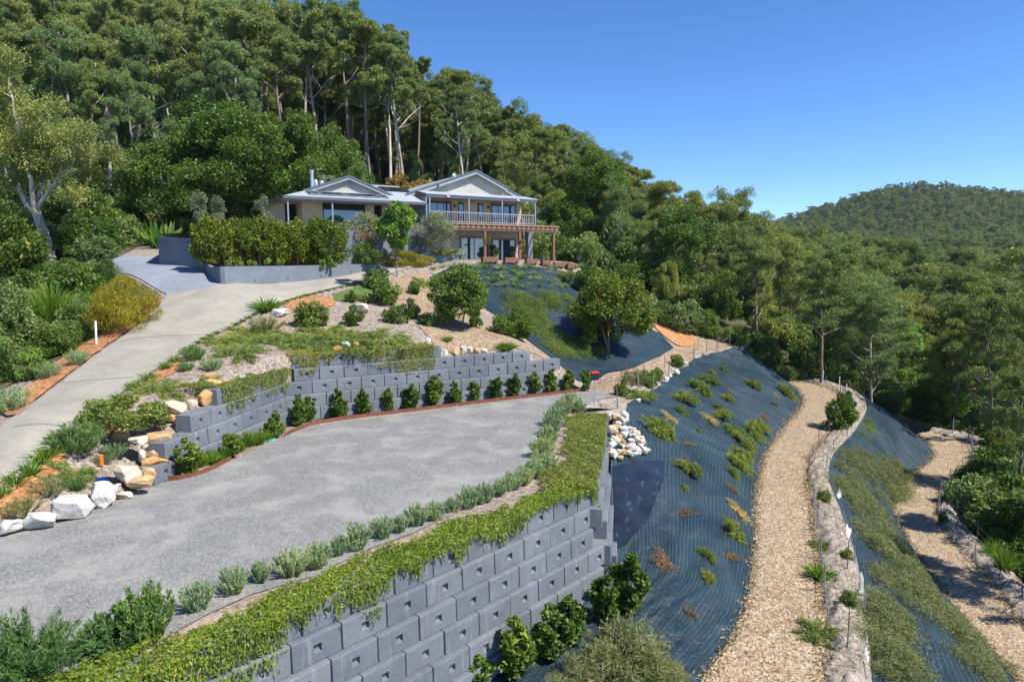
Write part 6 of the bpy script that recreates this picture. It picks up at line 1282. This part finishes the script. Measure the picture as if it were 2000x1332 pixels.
# filling trees, held below the skyline of the photograph
SKY = np.array([(-400, -150), (700, -40), (780, 20), (840, 75), (940, 115), (1000, 190), (1100, 240), (1220, 300), (1245, 365), (1300, 350), (1440, 375), (1480, 400), (1560, 430), (1640, 480), (1750, 510), (1850, 530), (1930, 500), (2000, 470), (2500, 440)], float)
SKY2 = np.array([(-400, -150), (700, -40), (780, 20), (840, 75), (940, 115), (1000, 190), (1100, 240), (1220, 300), (1245, 365), (1440, 395), (1560, 425), (1700, 445), (2000, 440), (2500, 440)], float)
r = np.random.default_rng(33); fill = []
blocked = [np.array(gpoly), np.vstack([E0[:, :2], E6[::-1, :2]])]
houseq = np.array([hp(-23, -3, 0)[:2], hp(14, -5, 0)[:2], hp(14.5, 15, 0)[:2], hp(-22, 14, 0)[:2]])
left_ok = np.array([(-60, 50), (-34, 52), (-24, 62), (-30, 84), (8, 84), (-60, 90)])
tries = 0
while len(fill) < 230 and tries < 30000:
    tries += 1; d = 52 + 98 * r.random() ** .9; px = r.uniform(-60, 2060); x = at_d(px, 500, d)[0]
    if in_poly([(x, d)], houseq)[0] or in_poly([(x, d)], blocked[1])[0]: continue
    if in_poly([(x, d)], blocked[0])[0] and not (in_poly([(x, d)], left_ok)[0] or d > 76): continue
    if px > 1000 and d < 66 and px < 1600: continue
    if -80 < px < 250 and d < 68: continue
    if 230 <= px < 780 and d < 84: continue
    gap = 3.0 if d < 90 else 4.2
    if any((x - a) ** 2 + (d - b) ** 2 < gap ** 2 for a, b in placed): continue
    z = zbase(x, d); cap = np.interp(px, SKY[:, 0], SKY[:, 1]) + r.uniform(4, 60)
    zt = at_d(px, cap, d)[2]; hm = zt - z
    if hm < 6: continue
    left = px < 1180
    h = min(hm, r.uniform(24, 38) if left else r.uniform(13, 22))
    if px < 230 and d < 76: h = min(h, r.uniform(9, 15))
    if left and h > 17: pr, h0, nm = GUM[r.integers(6)], 28, 'gum_tree'
    elif h > 11: pr, h0, nm = DEN[r.integers(4)], 21.5, 'gum_tree'
    else: pr, h0, nm = (CAS + YNG + LUSH[:1])[r.integers(5)], None, 'young_tree'
    if h0 is None: h0 = {id(CAS[0]): 9.9, id(CAS[1]): 9.9, id(YNG[0]): 11.6, id(YNG[1]): 11.6, id(LUSH[0]): 13.5}[id(pr)]
    s = h / h0; w = s * r.uniform(.85, 1.2) * (.8 if left and h0 == 28 else 1.0)
    zone = next(t for lim, t in ((160, 'above the big forked gum'), (320, 'above the low garden wall'), (480, 'behind the olive trees'), (640, 'behind the left gable'), (800, 'behind the gap between the gables'), (960, 'behind the right gable'), (1100, 'beyond the balcony end'), (1260, 'right of the pergola'), (1420, 'beyond the orange soil patch'), (1560, 'beyond the upper fence stakes'), (1720, 'beyond the first chip path'), (1860, 'beyond the lower mat slope'), (9999, 'by the right edge')) if px < lim)
    far_ = 'in the front row' if d < 78 else 'farther back' if d < 108 else 'far back'
    kindw = {**{id(p): t for p, t in zip(GUM, ('pale-trunked gum', 'brown-trunked gum', 'blue-green pale gum', 'dark high-crowned gum', 'long-crowned olive gum', 'deep-crowned blue-green gum'))}, **{id(p): t for p, t in zip(DEN, ('bushy olive gum', 'bushy mid-green gum', 'bushy blue-green gum', 'spreading dark gum'))}}.get(id(pr), 'small low-branched tree')
    tree(nm, pr, (x, d, z - .2), f'{kindw} {zone}, {far_}', f'forest trees {zone}', (w, w, s)); placed.append((x, d)); fill.append(1)
# farther woods and undergrowth: one mass each, instanced on scattered points
def scatter(name, label, pts, sources, cat='forest'):
    """pts: rows x, y, z, scale_xy, scale_z, rotation"""
    P = np.array(pts, np.float32); me = bpy.data.meshes.new(name); me.vertices.add(len(P)); me.vertices.foreach_set('co', P[:, :3].copy().ravel())
    a = me.attributes.new('scl', 'FLOAT_VECTOR', 'POINT'); a.data.foreach_set('vector', P[:, [3, 3, 4]].copy().ravel())
    a = me.attributes.new('rot', 'FLOAT_VECTOR', 'POINT'); q = np.zeros((len(P), 3), np.float32); q[:, 2] = P[:, 5]; a.data.foreach_set('vector', q.ravel())
    o = link(name, me); ng = bpy.data.node_groups.new(name, 'GeometryNodeTree'); ng.interface.new_socket('Geometry', in_out='INPUT', socket_type='NodeSocketGeometry'); ng.interface.new_socket('Geometry', in_out='OUTPUT', socket_type='NodeSocketGeometry')
    gi, go = ng.nodes.new('NodeGroupInput'), ng.nodes.new('NodeGroupOutput'); jn = ng.nodes.new('GeometryNodeJoinGeometry')
    na, nb = ng.nodes.new('GeometryNodeInputNamedAttribute'), ng.nodes.new('GeometryNodeInputNamedAttribute')
    for n_, k_ in ((na, 'scl'), (nb, 'rot')): n_.data_type = 'FLOAT_VECTOR'; n_.inputs[0].default_value = k_
    for ob in sources:
        oi = ng.nodes.new('GeometryNodeObjectInfo'); oi.transform_space = 'ORIGINAL'; oi.inputs['Object'].default_value = ob; oi.inputs['As Instance'].default_value = True
        ip = ng.nodes.new('GeometryNodeInstanceOnPoints'); ng.links.new(gi.outputs[0], ip.inputs['Points']); ng.links.new(oi.outputs['Geometry'], ip.inputs['Instance'])
        ng.links.new(na.outputs[0], ip.inputs['Scale']); ng.links.new(nb.outputs[0], ip.inputs['Rotation']); ng.links.new(ip.outputs[0], jn.inputs[0])
    ng.links.new(jn.outputs[0], go.inputs[0]); md = o.modifiers.new('scatter', 'NODES'); md.node_group = ng
    return tag(o, label, cat, None, 'stuff')
def src(mesh): return next(o for o in bpy.data.objects if o.data == mesh)
r = np.random.default_rng(44); far = {i: [] for i in range(6)}
cell = {}
n_ok = 0
for _ in range(80000):
    d = 110 + 1090 * r.random() ** 1.15; px = r.uniform(-120, 2120); x = at_d(px, 500, d)[0]
    sp_ = 4.8 + d * .0040; key = (int(x / sp_), int(d / sp_))
    if key in cell: continue
    if d < 150 and any((x - a) ** 2 + (d - b) ** 2 < 12 for a, b in placed): continue
    cell[key] = 1; z = float(ZB([(x, d)])[0]); h = r.uniform(15, 25) * (1 if d < 250 else .78)
    zt = z + h; q = proj((x, d, zt)); 
    if d < 320:
        cap = np.interp(px, SKY2[:, 0], SKY2[:, 1]) + r.uniform(2, 14)
        if q[1] < cap: h = at_d(px, cap, d)[2] - z
        if h < 7: continue
    if q[1] > 760: continue
    i = r.integers(0, 4) if r.random() < .85 or d > 200 else 4; s = h / (21.5 if i < 4 else 28); w = s * r.uniform(.95, 1.3)
    far[i].append((x, d, z - .5, w, s, r.random() * 6.28)); n_ok += 1
lbl = ['olive dense gums of the far wood seen as one mass', 'mid-green gums of the far wood seen as one mass', 'blue-green gums of the far wood seen as one mass', 'dark spreading gums of the far wood seen as one mass', 'tall gums filling the wood behind the front rows']
for i in range(5):
    pr = DEN[i] if i < 4 else GUM[1]
    if far[i]: scatter('distant_forest', lbl[i], far[i], [src(pr[0]), src(pr[1])])
SRCB = []
for i in range(4):
    px, py, lb = ((180, 505, 'leafy bush by the low garden wall'), (245, 500, 'blue-green bush behind the low garden wall'), (60, 520, 'olive bush beside the big pale gum trunk'), (212, 505, 'dark bush left of the low garden wall'))[i]
    p = drop(*at_d(px, py, 60 + 2 * i)[:2]); SRCB.append(plant('forest_bush', BSH[i], 0, 0, lb, 'bush', None, 1.0, at=p))
und = {i: [] for i in range(4)}; r = np.random.default_rng(46)
for _ in range(2600):
    d = 50 + 75 * r.random() ** 1.2; px = r.uniform(-40, 2040); x = at_d(px, 500, d)[0]
    if in_poly([(x, d)], houseq)[0] or in_poly([(x, d)], blocked[1])[0]: continue
    if in_poly([(x, d)], blocked[0])[0] and not (in_poly([(x, d)], left_ok)[0] or d > 72): continue
    if px > 1000 and d < 64: continue
    if (215 < px < 700 and d < 66) or (30 < px < 175 and d < 59): continue
    s = r.uniform(.5, 1.5); und[r.integers(4)].append((x, d, zbase(x, d) - .1, s, s * r.uniform(.7, 1.3), r.random() * 6.28))
for _ in range(700):                                   # scrub below the far right path
    t = r.integers(0, 88); q = E6[t]; off = r.uniform(1.2, 9); x, d = q[0] + off, q[1] + r.uniform(-1, 1.5)
    if in_poly([(x, d)], blocked[1])[0]: continue
    s = r.uniform(.35, .9) * (1 + off * .06); und[r.integers(4)].append((x, d, zbase(x, d) - .15, s, s * r.uniform(.7, 1.2), r.random() * 6.28))
vp = np.array([(-30, 545), (120, 525), (200, 530), (235, 570), (200, 630), (150, 680), (80, 715), (20, 745), (-30, 760)])
for _ in range(95):
    q = r.uniform((-30, 525), (235, 760))
    if not in_poly([q], vp)[0]: continue
    p = hit(*q); s = r.uniform(.3, .62); und[r.choice([0, 1, 1, 2])].append((p.x, p.y, p.z - .1, s, s * r.uniform(.8, 1.3), r.random() * 6.28))
for i in range(4): scatter('undergrowth', ('lush green undergrowth on the forest floor', 'blue-green undergrowth on the forest floor', 'olive undergrowth on the forest floor', 'dark glossy undergrowth on the forest floor')[i], und[i], [SRCB[i]], 'undergrowth')
hz = MB().box(-450, 1560, -60, 1560, -45, 190).obj('haze', None); tag(hz, 'thin blue summer haze over the valley', 'haze', None, 'stuff')
hm_ = bpy.data.materials.new('haze_air'); hm_.use_nodes = True; hn = hm_.node_tree; hn.nodes.clear()
ho = hn.nodes.new('ShaderNodeOutputMaterial'); hv = hn.nodes.new('ShaderNodeVolumePrincipled'); hv.inputs['Color'].default_value = (.75, .85, 1, 1); hv.inputs['Density'].default_value = .00008; hv.inputs['Anisotropy'].default_value = .2
hn.links.new(hv.outputs[0], ho.inputs['Volume']); hz.data.materials.append(hm_)
sc.cycles.volume_bounces = 0
print('fill', len(fill), 'far', n_ok, 'und', sum(map(len, und.values())))
# things that share a label are told apart by their order across the picture
byl = {}
for o in bpy.data.objects:
    if o.parent is None and 'category' in o.keys() and o.get('kind') is None: byl.setdefault(o['label'], []).append(o)
for lb, obs in byl.items():
    if 1 < len(obs) <= 50:
        obs.sort(key=lambda o: proj(o.location)[0])
        for k, o in enumerate(obs): o['label'] = f'{lb}, {ORD[k]} from left'
